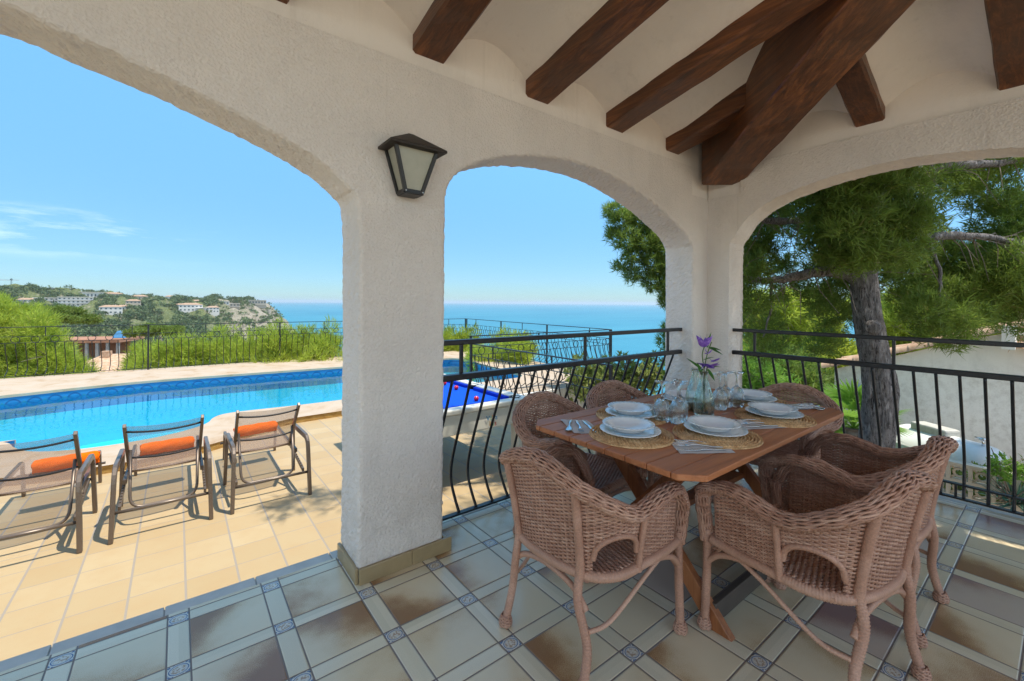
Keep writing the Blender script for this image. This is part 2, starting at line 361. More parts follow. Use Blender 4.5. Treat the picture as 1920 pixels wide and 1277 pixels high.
# pool outline (coping inner edge), real metres
bul = [(-1.50, 5.80), (-1.36, 5.74), (-1.27, 5.60), (-1.20, 5.40), (-1.05, 5.12), (-0.80, 4.93), (-0.50, 4.84), (-0.20, 4.83), (0.10, 4.88), (0.38, 5.00), (0.60, 5.18), (0.71, 5.36), (0.76, 5.55), (0.86, 5.72), (1.02, 5.79), (1.25, 5.79)]
inner = [(-4.2, 5.80)]+bul+[(2.0, 5.72), (2.9, 5.70), (4.4, 5.68), (6.4, 5.66), (6.8, 5.70), (7.02, 5.95), (7.10, 6.6), (7.30, 8.2), (7.42, 9.1), (7.30, 9.55), (6.9, 9.75), (5.6, 9.76), (3.85, 9.78), (2.0, 9.93), (0.0, 10.05), (-1.0, 9.93), (-1.8, 9.74), (-2.4, 9.55), (-3.2, 8.9), (-3.9, 8.0), (-4.25, 7.0)]
inner = catmull(inner, 5, True)
near_out = [(-6.5, 4.95), (-2.2, 4.95), (-1.75, 4.85), (-1.55, 4.55), (-1.2, 4.22), (-0.7, 4.02), (-0.25, 3.97), (0.2, 4.00), (0.62, 4.12), (0.95, 4.32), (1.25, 4.62), (1.6, 4.82), (2.1, 4.88), (4.2, 4.88)]
outer = np.array([tuple(p) for p in catmull(near_out, 5)]+[(4.55, 4.88), (4.56, 4.28), (8.35, 4.16), (8.62, 4.30), (9.25, 11.85), (9.0, 12.05), (-6.5, 12.25)])
KZ = -0.41; WZ = -0.565
def ring_faces(a, b, z):
    """flat sheet between outline a (inner) and outline b (outer), triangulated by bmesh"""
    bm = bmesh.new()
    va = [bm.verts.new((p[0], p[1], z)) for p in a]; vb = [bm.verts.new((p[0], p[1], z)) for p in b]
    ea = [bm.edges.new((va[i], va[(i+1) % len(va)])) for i in range(len(va))]; eb = [bm.edges.new((vb[i], vb[(i+1) % len(vb)])) for i in range(len(vb))]
    bmesh.ops.triangle_fill(bm, use_beauty=True, edges=ea+eb)
    bmesh.ops.recalc_face_normals(bm, faces=bm.faces)
    V = [v.co[:] for v in bm.verts]; bm.verts.index_update()
    F = [tuple(v.index for v in f.verts) for f in bm.faces]
    F = [f if ((V[f[1]][0]-V[f[0]][0])*(V[f[2]][1]-V[f[0]][1])-(V[f[1]][1]-V[f[0]][1])*(V[f[2]][0]-V[f[0]][0])) > 0 else f[::-1] for f in F]
    bm.free(); return V, F
mb = MB(); V, F = ring_faces(inner, outer, KZ); mb.add(V, F)
n = len(inner); mb.add(np.r_[np.c_[inner, np.full(n, KZ)], np.c_[inner, np.full(n, KZ-0.05)]], [(i, (i+1) % n, n+(i+1) % n, n+i) for i in range(n)])
tag(mb.build('pool_coping', M['coping']), kind='structure')
mb = MB(); no = catmull(near_out, 5); no[:, 1] += 0.012; n = len(no)
mb.add(np.r_[np.c_[no, np.full(n, KZ-0.002)], np.c_[no, np.full(n, D-0.1)]], [(i, i+1, n+i+1, n+i) for i in range(n-1)])
tag(mb.build('pool_riser', M['ochre']), kind='structure')
# sun deck sheet, cut around the pool platform
deck_out = np.array([(-14, 0.10), (4.56, 0.10), (4.56, 4.90), (4.2, 4.90)]+[tuple(p) for p in no[::-1]]+[(-14, 4.95)])
mb = MB(); bm = bmesh.new(); vv = [bm.verts.new((p[0], p[1], D)) for p in deck_out]; bm.faces.new(vv); bmesh.ops.triangulate(bm, faces=bm.faces[:])
bm.verts.index_update(); V = [v.co[:] for v in bm.verts]; F = [tuple(v.index for v in f.verts) for f in bm.faces]; bm.free()
F = [f if ((V[f[1]][0]-V[f[0]][0])*(V[f[2]][1]-V[f[0]][1])-(V[f[1]][1]-V[f[0]][1])*(V[f[2]][0]-V[f[0]][0])) > 0 else f[::-1] for f in F]
mb.add(V, F); tag(mb.build('pool_deck', M['deck']), kind='structure')
# pool basin: walls with a patterned band, floor
def pool_wall_mat():
    t = NT('pool wall tiles'); g = t.n('NewGeometry'); sp = t.n('SeparateXYZ'); t.l(g.outputs['Position'], sp.inputs[0])
    z = sp.outputs['Z']; s = t.math('ADD', sp.outputs['X'], t.math('MULTIPLY', sp.outputs['Y'], 0.6))
    band = t.math('GREATER_THAN', z, -0.86)
    fx = t.math('SUBTRACT', t.math('FRACT', t.math('DIVIDE', s, 0.30)), 0.5)
    fz = t.math('SUBTRACT', t.math('DIVIDE', t.math('SUBTRACT', z, -0.62), 0.30), 0.0)
    rr = t.math('SQRT', t.math('ADD', t.math('POWER', fx, 2.0), t.math('POWER', fz, 2.0)))
    arc = t.math('MULTIPLY', t.math('LESS_THAN', t.math('ABSOLUTE', t.math('SUBTRACT', rr, 0.36)), 0.045), t.math('GREATER_THAN', fz, -0.05))
    arc2 = t.math('LESS_THAN', t.math('ABSOLUTE', t.math('SUBTRACT', t.math('ABSOLUTE', fx), t.math('ADD', 0.30, fz))), 0.05)
    base = t.mix(t.noise(t.world(), 9, 3), (0.010, 0.13, 0.34), (0.022, 0.22, 0.46))
    pat = t.mix(t.math('MULTIPLY', arc2, 0.45), t.mix(t.math('MULTIPLY', arc, 0.6), base, (0.008, 0.035, 0.14)), (0.06, 0.24, 0.16))
    lowc = t.mix(t.noise(t.world(), 30, 2), (0.02, 0.60, 0.78), (0.05, 0.68, 0.84))
    c = t.mix(band, lowc, pat)
    return t.end(t.bsdf(c, 0.3, 0, 0.5))
M['pool_wall'] = pool_wall_mat()
def pool_floor_mat():
    t = NT('pool floor mosaic'); W = t.world(); n = t.noise(W, 40, 2); b = t.noise(W, 1.2, 3)
    v = t.n('TexVoronoi', feature='SMOOTH_F1'); v.inputs['Scale'].default_value = 5.5; t.l(W, v.inputs['Vector'])
    c = t.mix(n, (0.008, 0.66, 0.82), (0.025, 0.78, 0.92)); c = t.mix(t.mr(b, 0.4, 0.65, 0, 0.5), c, (0.01, 0.58, 0.78))
    return t.end(t.bsdf(c, 0.5, 0, 0.3))
M['pool_floor'] = pool_floor_mat()
mb = MB(); n = len(inner); I2 = inner.copy()
ctr = inner.mean(0); I2 = ctr+(inner-ctr)*1.004
lev = [KZ-0.004, -0.86, -1.6]
for a, b in zip(lev[:-1], lev[1:]): mb.add(np.r_[np.c_[I2, np.full(n, a)], np.c_[I2, np.full(n, b)]], [(i, n+i, n+(i+1) % n, (i+1) % n) for i in range(n)])
tag(mb.build('pool_wall', M['pool_wall']), kind='structure')
def fill(outline, z, name, mat):
    bm = bmesh.new(); vv = [bm.verts.new((p[0], p[1], z)) for p in outline]; f = bm.faces.new(vv); bmesh.ops.triangulate(bm, faces=bm.faces[:])
    bmesh.ops.recalc_face_normals(bm, faces=bm.faces[:]);
    for f in bm.faces:
        if f.normal.z < 0: f.normal_flip()
    me = bpy.data.meshes.new(name); bm.to_mesh(me); bm.free(); me.materials.append(mat); o = bpy.data.objects.new(name, me); COL.objects.link(o); return tag(o, kind='structure')
fill(I2, -1.6, 'pool_floor', M['pool_floor'])
def water_mat():
    t = NT('pool water'); W = t.world((1, 1, 1)); n = t.noise(W, 5.0, 3, 0.5, 0.3); n2 = t.noise(W, 1.6, 2)
    nm = t.bump(t.math('ADD', n, n2), 0.16, 0.02)
    fr = t.n('Fresnel'); fr.inputs['IOR'].default_value = 1.33; t.l(nm, fr.inputs['Normal'])
    tr = t.n('BsdfTransparent'); tr.inputs[0].default_value = (0.42, 0.93, 1.0, 1)
    gl = t.n('BsdfGlossy'); gl.inputs['Roughness'].default_value = 0.015; t.l(nm, gl.inputs['Normal']); gl.inputs[0].default_value = (1, 1, 1, 1)
    mx = t.n('MixShader'); t.l(fr.outputs[0], mx.inputs[0]); t.l(tr.outputs[0], mx.inputs[1]); t.l(gl.outputs[0], mx.inputs[2])
    return t.end(mx.outputs[0])
M['water'] = water_mat()
fill(I2, WZ, 'pool_water', M['water'])
# retaining wall under the raised pool terrace, seen past the pool table
mb = MB(); mb.box((6.45, 4.25, -2.25), (3.9, 0.12, 3.66)); o = mb.build('retaining_wall', M['ext_wall'], bevel=0.01); tag(o, 'white rendered retaining wall below the pool terrace and its bulging fence', 'wall')
mb = MB(); mb.box((4.58, 2.15, -1.6), (0.05, 4.2, 2.2)); tag(mb.build('deck_side', M['ext_wall']), kind='structure')
mb = MB(); mb.box((1.4, 12.3, -1.9), (15.8, 0.1, 2.9)); tag(mb.build('pool_platform_side', M['ext_wall']), kind='structure')
# ------------------------------------------------------------------ veranda walls with arches
YA, YO, XB, XO = -0.233, 0.055, 4.255, 4.53
ZC = 2.585           # cornice line where the rough coat ends
def jit(p, k, a): # repeatable roughness
    return a*(math.sin(p*61+k*3.1)*0.5+math.sin(p*143+k*7.7+1.3)*0.6+math.sin(p*287+k*13.1+0.4)*0.5)
def arch_path(j0, prof, j1, z0=0.0, step=0.02):
    """lower boundary of an arched opening from jamb j0 up, over and down at jamb j1"""
    key = [(j0, z0), (j0, z0+0.02)]+[tuple(p) for p in prof]+[(j1, z0+0.02), (j1, z0)]
    P = [key[0]]
    arc = catmull([(j0, 1.2)]+[tuple(p) for p in prof]+[(j1, 1.2)], 12)
    full = np.r_[[(j0, z0)], arc, [(j1, z0)]]
    seg = np.linalg.norm(np.diff(full, axis=0), axis=1); s = np.r_[0, np.cumsum(seg)]
    t = np.linspace(0, s[-1], int(s[-1]/step))
    return np.c_[np.interp(t, s, full[:, 0]), np.interp(t, s, full[:, 1])]
def arcade(name, label, start, end, arches, top, frm, inner, outer, mat):
    """frm(a, z, depth) maps wall coordinate a, height z and a depth position to a world point"""
    th = outer-inner
    path = [np.array([[start, 0.0]])]; spans = []
    n0 = 1
    for (j0, prof, j1) in arches:
        p = arch_path(j0, prof, j1); spans.append((n0, n0+len(p))); path.append(p); n0 += len(p)
    path.append(np.array([[end, 0.0]])); P = np.concatenate(path)
    mb = MB()
    T = np.gradient(P, axis=0)
    rows = [(0.0, -0.016), (0.004, -0.007), (0.016, 0.0), *[(q*th, 0) for q in (0.14, 0.22, 0.30, 0.38, 0.46, 0.54, 0.62, 0.70, 0.78, 0.86)], (th-0.016, 0.0), (th-0.004, -0.007), (th, -0.016)]
    rings = {}
    for (a, b) in spans:
        Q = P[a:b]; t = np.gradient(Q, axis=0); t /= np.linalg.norm(t, axis=1)[:, None]+1e-9
        nrm = np.c_[t[:, 1], -t[:, 0]]      # towards the opening
        G = np.zeros((len(rows), len(Q), 3)); off = []
        for r, (d, o) in enumerate(rows):
            k = RNG.normal(0, 0.0019, len(Q))+np.array([jit(i*0.011+a, d*9, 0.0012) for i in range(len(Q))])
            q = Q+nrm*(o+k)[:, None]; q[:, 1] = np.maximum(q[:, 1], 0.0); q[0, 1] = q[-1, 1] = 0
            off.append(q)
            for i in range(len(Q)): G[r, i] = frm(q[i, 0], q[i, 1], inner+d)
        mb.grid(G); rings[(a, b)] = (off[0], off[-1])
    for side, d in ((0, 0.0), (1, th)):
        B = P.copy()
        for (a, b), off in rings.items(): B[a:b] = off[side]
        outl = [tuple(x) for x in B]+top[::-1]
        bm = bmesh.new(); vv = [bm.verts.new((x, z, 0)) for x, z in outl]
        ee = [bm.edges.new((vv[i], vv[(i+1) % len(vv)])) for i in range(len(vv))]
        bmesh.ops.triangle_fill(bm, use_beauty=True, edges=ee); bm.verts.index_update()
        V = [frm(v.co.x, v.co.y, inner+d) for v in bm.verts]; F = [tuple(v.index for v in f.verts) for f in bm.faces]; bm.free()
        mb.add(V, F)
    root = thing(name, label, 'wall')
    mb.build('wall', mat, root); return root
prof2 = [(1.492, 1.86), (1.497, 1.95), (1.532, 2.035), (1.635, 2.122), (1.82, 2.210), (2.06, 2.275), (2.36, 2.318), (2.72, 2.322), (3.0, 2.285), (3.25, 2.225), (3.50, 2.150), (3.70, 2.065), (3.88, 1.985), (3.98, 1.90), (4.012, 1.80)]
prof1 = [(-1.49, 1.78), (-1.42, 1.91), (-1.30, 2.0), (-1.1, 2.09), (-0.85, 2.17), (-0.55, 2.26), (-0.2, 2.305), (-0.1, 2.300), (0.0, 2.270), (0.206, 2.222), (0.445, 2.150), (0.632, 2.087), (0.845, 1.992), (0.963, 1.902), (1.020, 1.79)]
FA = lambda a, z, d: (a, d, z)
wa = arcade('arcade_wall', 'rough white veranda wall with two tall arches open to the pool', -4.2, XO,
            [(-1.5, prof1, 1.030), (1.490, prof2, 4.018)], [(-4.2, ZC), (3.985, ZC), (3.985, 2.335), (XO, 2.335)], FA, YA, YO, M['plaster'])
mb = MB(); mb.box(((XO-4.2)/2, (YA+0.012+YO)/2, ZC+0.25), (XO+4.2, YO-YA-0.012, 0.5)); mb.box(((3.985+XO)/2, (YA+0.012+YO)/2, (2.335+ZC)/2), (XO-3.985, YO-YA-0.012, ZC-2.335))
mb.build('upper_plaster', M['plaster_smooth'], wa)
def prof_b(y): return y
prof3 = [(-0.42, 1.83), (-0.433, 1.92), (-0.473, 1.978), (-0.586, 2.125), (-0.798, 2.248), (-1.066, 2.322), (-1.336, 2.361), (-1.63, 2.371), (-1.883, 2.347), (-2.146, 2.303), (-2.4, 2.22), (-2.62, 2.10), (-2.75, 1.97), (-2.79, 1.83)]
FB = lambda a, z, d: (d, a, z)
wb = arcade('side_arcade_wall', 'rough white veranda wall whose arch frames the pine tree', YA, -5.0,
            [(-0.417, prof3, -2.80)], [(YA, 2.335), (-0.53, 2.335), (-0.53, ZC), (-5.0, ZC)], FB, XB, XO, M['plaster'])
mb = MB(); mb.box(((XB+0.012+XO)/2, (YA-5.0)/2, ZC+0.25), (XO-XB-0.012, 5.0+YA, 0.5)); mb.box(((XB+0.012+XO)/2, (YA-0.53)/2, (2.335+ZC)/2), (XO-XB-0.012, 0.53+YA, ZC-2.335))
mb.build('upper_plaster', M['plaster_smooth'], wb)
# skirting tiles round the pillar between the two arches
mb = MB()
mb.box((1.165, YA-0.010, 0.038), (0.268, 0.018, 0.076)); mb.box((1.416, YA-0.010, 0.0375), (0.230, 0.018, 0.075))
mb.box((1.022, -0.09, 0.038), (0.016, 0.29, 0.076)); mb.box((1.500, -0.09, 0.038), (0.016, 0.29, 0.076))
mb.build('skirting', M['skirting'], wa, bevel=0.003)
# ------------------------------------------------------------------ vaulted ceiling, beams
SA, SB = 0.222, 0.40
RA = [1.392+0.765*k for k in range(-6, 4)]; RB = [-0.725-0.70*k for k in range(0, 6)]
def za(x, y):
    t = ((x-1.392)/0.765) % 1.0; u = np.clip((t-0.12)/0.76, 0, 1)
    k = np.clip((x-3.05)/0.40, 0, 1); k = k*k*(3-2*k)      # the last bay lifts towards the hip
    return 2.742+SA*(YA-y)+0.140*np.sin(PI*u)**0.8+0.13*k*np.clip(YA-y-0.15, 0, None)
def zb(x, y):
    t = ((y+0.725)/0.70) % 1.0; u = np.clip((t-0.12)/0.76, 0, 1)
    return 2.742+SB*(XB-x)+0.130*np.sin(PI*u)**0.8
roof = thing('veranda_roof', 'veranda roof with white vaulted ceiling on dark timber beams', 'roof')
xs = np.arange(-4.2, 4.56, 0.035); ys = np.arange(-5.1, 0.06, 0.035)
X, Y = np.meshgrid(xs, ys, indexing='ij'); Z = np.minimum(za(X, Y), zb(X, Y))
Z += 0.004*np.sin(X*5.3+1)*np.sin(Y*4.1)
mb = MB(); mb.grid(np.stack([X, Y, Z], -1)); mb.build('ceiling', M['plaster_smooth'], roof, smooth=True)
xs = np.array([-4.4, 4.25, 4.62]); 
def rb(name, L, wd, ht, loc, rz, slope, wob=0):
    """timber along local +Y, dropped so that its underside starts at loc"""
    n = max(4, int(L/0.12)); V = []; rg = np.random.default_rng(int(abs(loc[0]*977+loc[1]*331)))
    G = []
    for i in range(n+1):
        y = L*i/n; h = slope*y; j = rg.normal(0, 0.0022, 8)
        w2 = wd/2
        ring = [(-w2+j[0], y, h+0.012+j[1]), (-w2+0.012+j[2], y, h+j[3]), (w2-0.012+j[4], y, h+j[5]), (w2+j[6], y, h+0.012+j[7]), (w2, y, h+ht), (-w2, y, h+ht)]
        G.append(ring)
    G = np.array(G); mb = MB(); m = 6
    F = [(i*m+k, i*m+(k+1) % m, (i+1)*m+(k+1) % m, (i+1)*m+k) for i in range(n) for k in range(m)]
    F.append((5, 4, 3, 2, 1, 0)); F.append(tuple(n*m+k for k in range(m))); mb.add(G.reshape(-1, 3), [f[::-1] for f in F])
    o = mb.build(name, M['beam'], roof); o.location = loc; o.rotation_euler = (0, 0, rz); return o
for x in RA:
    d = SB/SA*(XB-x) if x > 2.0 else 4.6
    L = min(4.7, d); rb('rafter', L, 0.190+0.012*math.sin(x*9), 0.21 if x < 3.5 else 0.36, (x, YA+0.05, 2.655-0.05*SA), PI, SA)
for y in RB:
    L = min(4.5, SA/SB*(YA-y)+0.1); 
    if L > 0.25: rb('rafter', L, 0.175, 0.21, (XB+0.05, y, 2.665-0.05*SB), PI/2, SB)
hip = rb('hip_beam', 3.1, 0.345, 0.44, (4.19+0.20*0.622, -0.39+0.20*0.784+0.0, 2.425-0.266*0.20), math.atan2(0.622, -0.784), 0.266)
hip.location = (4.189+0.0*0.622, -0.391, 2.424)
# close the pointed end of the hip timber into the corner
a = Vector((0.784, -0.622, 0)); dv = Vector((-0.622, -0.784, 0.266))
pL = Vector((4.189, -0.391, 2.424))-a*0.172; pR = Vector((4.189, -0.391, 2.424))+a*0.172; tip = Vector((4.265, -0.223, 2.385))
# tiles of the roof outside
xs = np.linspace(-4.5, 4.66, 60); ys = np.linspace(-5.4, 0.13, 40); X, Y = np.meshgrid(xs, ys, indexing='ij')
Z = np.minimum(2.742+SA*(YA-Y)*1.3, 2.742+SB*(XB-X))+0.30
def tile_mat(name='roof tile clay'):
    t = NT(name); W = t.world(); n = t.noise(W, 7, 4); n2 = t.noise(W, 40, 3)
    c = t.ramp(n, [(0.3, (0.56, 0.40, 0.28)), (0.55, (0.47, 0.29, 0.18)), (0.75, (0.34, 0.19, 0.11))])
    return t.end(t.bsdf(t.mix(t.mr(n2, 0.5, 0.8, 0, 0.3), c, (0.6, 0.52, 0.42)), 0.85, 0, 0.2, t.bump(n2, 0.3, 0.01)))
M['tile'] = tile_mat()
mb = MB(); mb.grid(np.stack([X, Y, Z], -1)); 
G = np.stack([X, Y, Z], -1)
edge = np.concatenate([G[0, :], G[:, -1][1:], G[-1, ::-1][1:]]); lowe = edge.copy(); lowe[:, 2] -= 0.06
mb.grid(np.stack([edge, lowe])); mb.build('roof_tiles', M['tile'], roof)

# ------------------------------------------------------------------ wall lantern
def lantern_glass():
    t = NT('frosted lantern glass'); n = t.noise(t.coord(), 30, 3)
    return t.end(t.bsdf(t.mix(n, (0.36, 0.35, 0.28), (0.46, 0.45, 0.37)), 0.42, 0, 0.5, t.bump(n, 0.1, 0.002)))
M['lglass'] = lantern_glass()
M['copper'] = simple('weathered lantern roof', (0.032, 0.022, 0.016), 0.55, 0.2, 0.5, 0.35, 14, 0.2, 60, 0.003)
ln = thing('wall_lantern', 'black wall lantern with frosted panes on the white pillar', 'lamp', (1.258, YA, 1.90))
TW, BW, TD, BD, H = 0.109, 0.044, 0.127, 0.095, 0.215     # half widths, depths, height
def lp(x, d, z): return (x, -d, z)
c4t = [lp(-TW, TD, H), lp(TW, TD, H), lp(TW, 0.012, H), lp(-TW, 0.012, H)]; c4b = [lp(-BW, BD, 0), lp(BW, BD, 0), lp(BW, 0.012, 0), lp(-BW, 0.012, 0)]
def bar(mb, a, b, w): mb.tube([a, b], w, 4, True)
mb = MB()
for i in range(4): bar(mb, c4t[i], c4b[i], 0.0125); bar(mb, c4t[i], c4t[(i+1) % 4], 0.0125); bar(mb, c4b[i], c4b[(i+1) % 4], 0.0135)
mb.build('frame', M['iron'], ln)
ins = 0.004
for i in range(3):
    k = (3, 0, 1)[i]; l = (k+1) % 4
    q = [np.array(c4b[k]), np.array(c4b[l]), np.array(c4t[l]), np.array(c4t[k])]
    cc = np.array([0, -0.06, 0.1]); nrm = np.cross(q[1]-q[0], q[3]-q[0]); nrm /= np.linalg.norm(nrm)
    if np.dot(nrm, q[0]-cc) < 0: nrm = -nrm
    mb = MB(); mb.hexa([p-nrm*0.006 for p in q]+[p-nrm*0.002 for p in q]); mb.build('pane', M['lglass'], ln)
mb = MB(); mb.prism([(-BW, -BD), (BW, -BD), (BW, -0.012), (-BW, -0.012)], -0.012, -0.002); mb.build('base_plate', M['iron'], ln)
e = [(-0.148, -0.165, H+0.0), (0.148, -0.165, H+0.0), (0.148, -0.004, H+0.0), (-0.148, -0.004, H+0.0)]; ap = [(-0.012, -0.062, H+0.082), (0.012, -0.062, H+0.082), (0.012, -0.052, H+0.082), (-0.012, -0.052, H+0.082)]
mb = MB(); mb.hexa(e+ap); mb.hexa([(x*1.0, y, z-0.012) for x, y, z in e]+[(x, y, z-0.0015) for x, y, z in e]); mb.build('cap', M['copper'], ln)
mb = MB(); mb.box((0, -0.006, 0.12), (0.09, 0.012, 0.26)); mb.build('back_plate', M['iron'], ln)
SCR = simple('steel screws', (0.6, 0.6, 0.6), 0.25, 1.0)
for p in (c4t[0], c4t[1], c4b[0], c4b[1]): mb = MB(); mb.lathe([(0.0, 0.004), (0.004, 0.002), (0.004, -0.002), (0, -0.004)], 6, (p[0], p[1]-0.010, p[2])); mb.build('screw', SCR, ln)

# ------------------------------------------------------------------ veranda railings
def railing(name, label, loc, rz, L, posts, bal, endx, bulge, ztop=1.120, zmid=0.915, foot=0.035, low=None, out_foot=0.13):
    """local x runs along the rail, local y points outwards"""
    r = thing(name, label, 'railing', loc, rz)
    mb = MB(); mb.box((L/2, 0, ztop), (L, 0.046, 0.030)); mb.build('handrail', M['iron'], r, bevel=0.005)
    mb = MB(); mb.box((L/2, 0, zmid), (L, 0.050, 0.036)); mb.build('middle_rail', M['iron'], r, bevel=0.005)
    for p in posts:
        mb = MB(); mb.box((p, 0, (ztop+zmid)/2+0.002), (0.018, 0.018, ztop-zmid-0.034)); mb.build('post', M['iron'], r)
    mb = MB(); mb.box((L/2-0.0, out_foot, foot), (L, 0.034, 0.012)); mb.build('bottom_rail', M['iron'], r)
    if low is not None:
        mb = MB(); mb.box((L/2, out_foot, low), (L, 0.030, 0.012)); mb.build('bottom_rail', M['iron'], r)
        for p in np.arange(0.2, L, 0.155):
            mb = MB(); mb.box((p, out_foot, (low+foot)/2), (0.014, 0.014, low-foot-0.012)); mb.build('spacer', M['iron'], r)
    prof = [(0.0, zmid-0.02), (bulge*0.30, zmid-0.20), (bulge*0.66, zmid-0.40), (bulge*0.92, zmid-0.56), (bulge, 0.27), (bulge*0.97, 0.19), (out_foot+(bulge-out_foot)*0.45, 0.10), (out_foot, foot+0.004)]
    pc = catmull(prof, 5)
    for b in bal:
        mb = MB(); mb.tube([(b, q[0], q[1]) for q in pc], 0.0092, 8); mb.build('baluster', M['iron'], r, smooth=True)
    return r
ba = [0.118+0.1293*k for k in range(-1, 20)]
railing('veranda_railing', 'black wrought iron railing bulging outwards under the arch by the dining table', (1.50, -0.103, 0), 0, 2.545, [0.173, 1.243, 2.323], [b for b in [0.113+0.1278*k for k in range(0, 19)] if b < 2.44], 0, 0.23, out_foot=0.125)
railing('side_railing', 'black wrought iron railing in front of the pine trunk and white house', (4.39, -0.395, 0), -PI/2, 2.43, [0.207, 1.149, 2.09], [0.126+0.1127*k for k in range(0, 21)], 0, 0.235, foot=0.03, low=0.125, out_foot=0.215)
# ------------------------------------------------------------------ dining table
TX0, TX1, TY0, TY1, TZ = 1.745, 3.385, -1.540, -0.625, 0.75
tb = thing('dining_table', 'brown slatted wooden dining table with crossed legs laid for six', 'table', ((TX0+TX1)/2, (TY0+TY1)/2, 0))
hx, hy = (TX1-TX0)/2, (TY1-TY0)/2
mb = MB(); npl = 9; pw = 2*hy/npl; ch = 0.075
def xend(y):   # chopped corners
    e = hy-abs(y); return hx-max(0, ch-e)
for k in range(npl):
    y0, y1 = -hy+k*pw+0.0018, -hy+(k+1)*pw-0.0018
    ysl = [y0, y1]
    if y0 < -hy+ch < y1: ysl = [y0, -hy+ch, y1]
    if y0 < hy-ch < y1: ysl = [y0, hy-ch, y1]
    o = [(xend(y), y) for y in ysl]+[(-xend(y), y) for y in ysl[::-1]]
    mb.prism(o, TZ-0.024, TZ)
mb.build('tabletop', M['table'], tb, bevel=0.004)
mb = MB()
for x in (-hx+0.355, hx-0.355): mb.box((x, 0, TZ-0.047), (0.055, 2*hy-0.16, 0.044))
for y in (-0.20, 0.20): mb.box((0, y, TZ-0.044), (2*hx-0.80, 0.035, 0.038))
mb.build('apron', M['table'], tb, bevel=0.003)
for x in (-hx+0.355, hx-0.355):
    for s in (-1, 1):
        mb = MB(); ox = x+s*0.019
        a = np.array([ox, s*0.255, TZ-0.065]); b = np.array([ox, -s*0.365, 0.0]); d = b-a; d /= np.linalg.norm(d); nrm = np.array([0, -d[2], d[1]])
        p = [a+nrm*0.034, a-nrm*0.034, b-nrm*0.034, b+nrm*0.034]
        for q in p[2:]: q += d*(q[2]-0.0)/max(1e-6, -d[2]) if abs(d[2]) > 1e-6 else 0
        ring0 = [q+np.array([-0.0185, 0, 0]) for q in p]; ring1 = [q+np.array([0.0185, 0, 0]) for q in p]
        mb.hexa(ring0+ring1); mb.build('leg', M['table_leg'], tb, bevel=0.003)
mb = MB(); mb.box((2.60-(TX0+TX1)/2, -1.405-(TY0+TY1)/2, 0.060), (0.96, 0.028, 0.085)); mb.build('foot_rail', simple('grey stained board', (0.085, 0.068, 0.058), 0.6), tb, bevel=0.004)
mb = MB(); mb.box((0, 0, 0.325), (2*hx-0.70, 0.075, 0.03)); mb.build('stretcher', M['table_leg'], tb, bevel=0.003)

# ------------------------------------------------------------------ wicker armchairs
def wicker_mat():
    t = NT('brown woven wicker'); v = t.coord('Object'); g_ = t.n('NewGeometry'); w_ = t.n('TexWhiteNoise', noise_dimensions='1D'); t.l(g_.outputs['Random Per Island'], w_.inputs['W'])
    n = t.noise(v, 7, 3); f = t.noise(v, 160, 2, 0.6)
    c = t.ramp(n, [(0.3, (0.42, 0.215, 0.145)), (0.55, (0.56, 0.305, 0.212)), (0.75, (0.67, 0.40, 0.30))])
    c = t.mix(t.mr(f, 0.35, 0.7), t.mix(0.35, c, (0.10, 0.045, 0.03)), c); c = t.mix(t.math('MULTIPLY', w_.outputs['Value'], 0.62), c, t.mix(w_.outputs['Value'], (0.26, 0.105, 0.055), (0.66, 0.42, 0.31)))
    return t.end(t.bsdf(c, t.mr(f, 0.3, 0.7, 0.42, 0.62), 0, 0.45))
M['wicker'] = wicker_mat()
M['wicker_dark'] = simple('wicker core coloured as weave shade', (0.28, 0.125, 0.078), 0.7, var=0.2)  # darker than the strands: shade inside the plait put into the colour
def wrapped(mb, pts, r, pitch=0.0085, amp=0.10, seg=8, n=None):
    pitch *= 1.25
    """cane wrapped with strip: a tube whose radius ripples with every turn"""
    P = np.asarray(pts, float); s = np.r_[0, np.cumsum(np.linalg.norm(np.diff(P, axis=0), axis=1))]
    k = max(4, int(s[-1]/pitch)*3); t = np.linspace(0, s[-1], k)
    Q = np.stack([np.interp(t, s, P[:, i]) for i in range(3)], 1)
    rr = (np.interp(t, s, r) if not np.isscalar(r) else np.full(k, r))*(1+1.7*amp*(np.arange(k) % 3 != 0)-amp)
    return mb.tube(Q, rr, seg)
plan = catmull([(0.262, 0.235), (0.268, 0.12), (0.264, 0.0), (0.255, -0.120), (0.202, -0.203), (0.105, -0.237), (0.0, -0.245), (-0.105, -0.237), (-0.202, -0.203), (-0.255, -0.120), (-0.264, 0.0), (-0.268, 0.12), (-0.262, 0.235)], 16)
_ps = np.r_[0, np.cumsum(np.linalg.norm(np.diff(plan, axis=0), axis=1))]; PL = _ps[-1]; _ps /= PL
def plan_at(u):
    u = np.asarray(u, float); x = np.interp(u, _ps, plan[:, 0]); y = np.interp(u, _ps, plan[:, 1])
    e = 0.004; dx = np.interp(u+e, _ps, plan[:, 0])-np.interp(u-e, _ps, plan[:, 0]); dy = np.interp(u+e, _ps, plan[:, 1])-np.interp(u-e, _ps, plan[:, 1])
    l = np.hypot(dx, dy); return x, y, -dy/l, dx/l    # outward normal
SZ = 0.395
_ru = [0.0, 0.05, 0.10, 0.15, 0.20, 0.25, 0.30, 0.35, 0.40, 0.45, 0.5]
_rz = [0.600, 0.630, 0.636, 0.622, 0.604, 0.612, 0.650, 0.700, 0.742, 0.768, 0.776]
def zrim(u): u = np.minimum(u, 1-np.asarray(u)); return np.interp(u, _ru, _rz)
def flare(u):
    u = np.minimum(u, 1-np.asarray(u)); return np.interp(u, [0, 0.1, 0.25, 0.38, 0.5], [0.06, 0.12, 0.19, 0.20, 0.13])
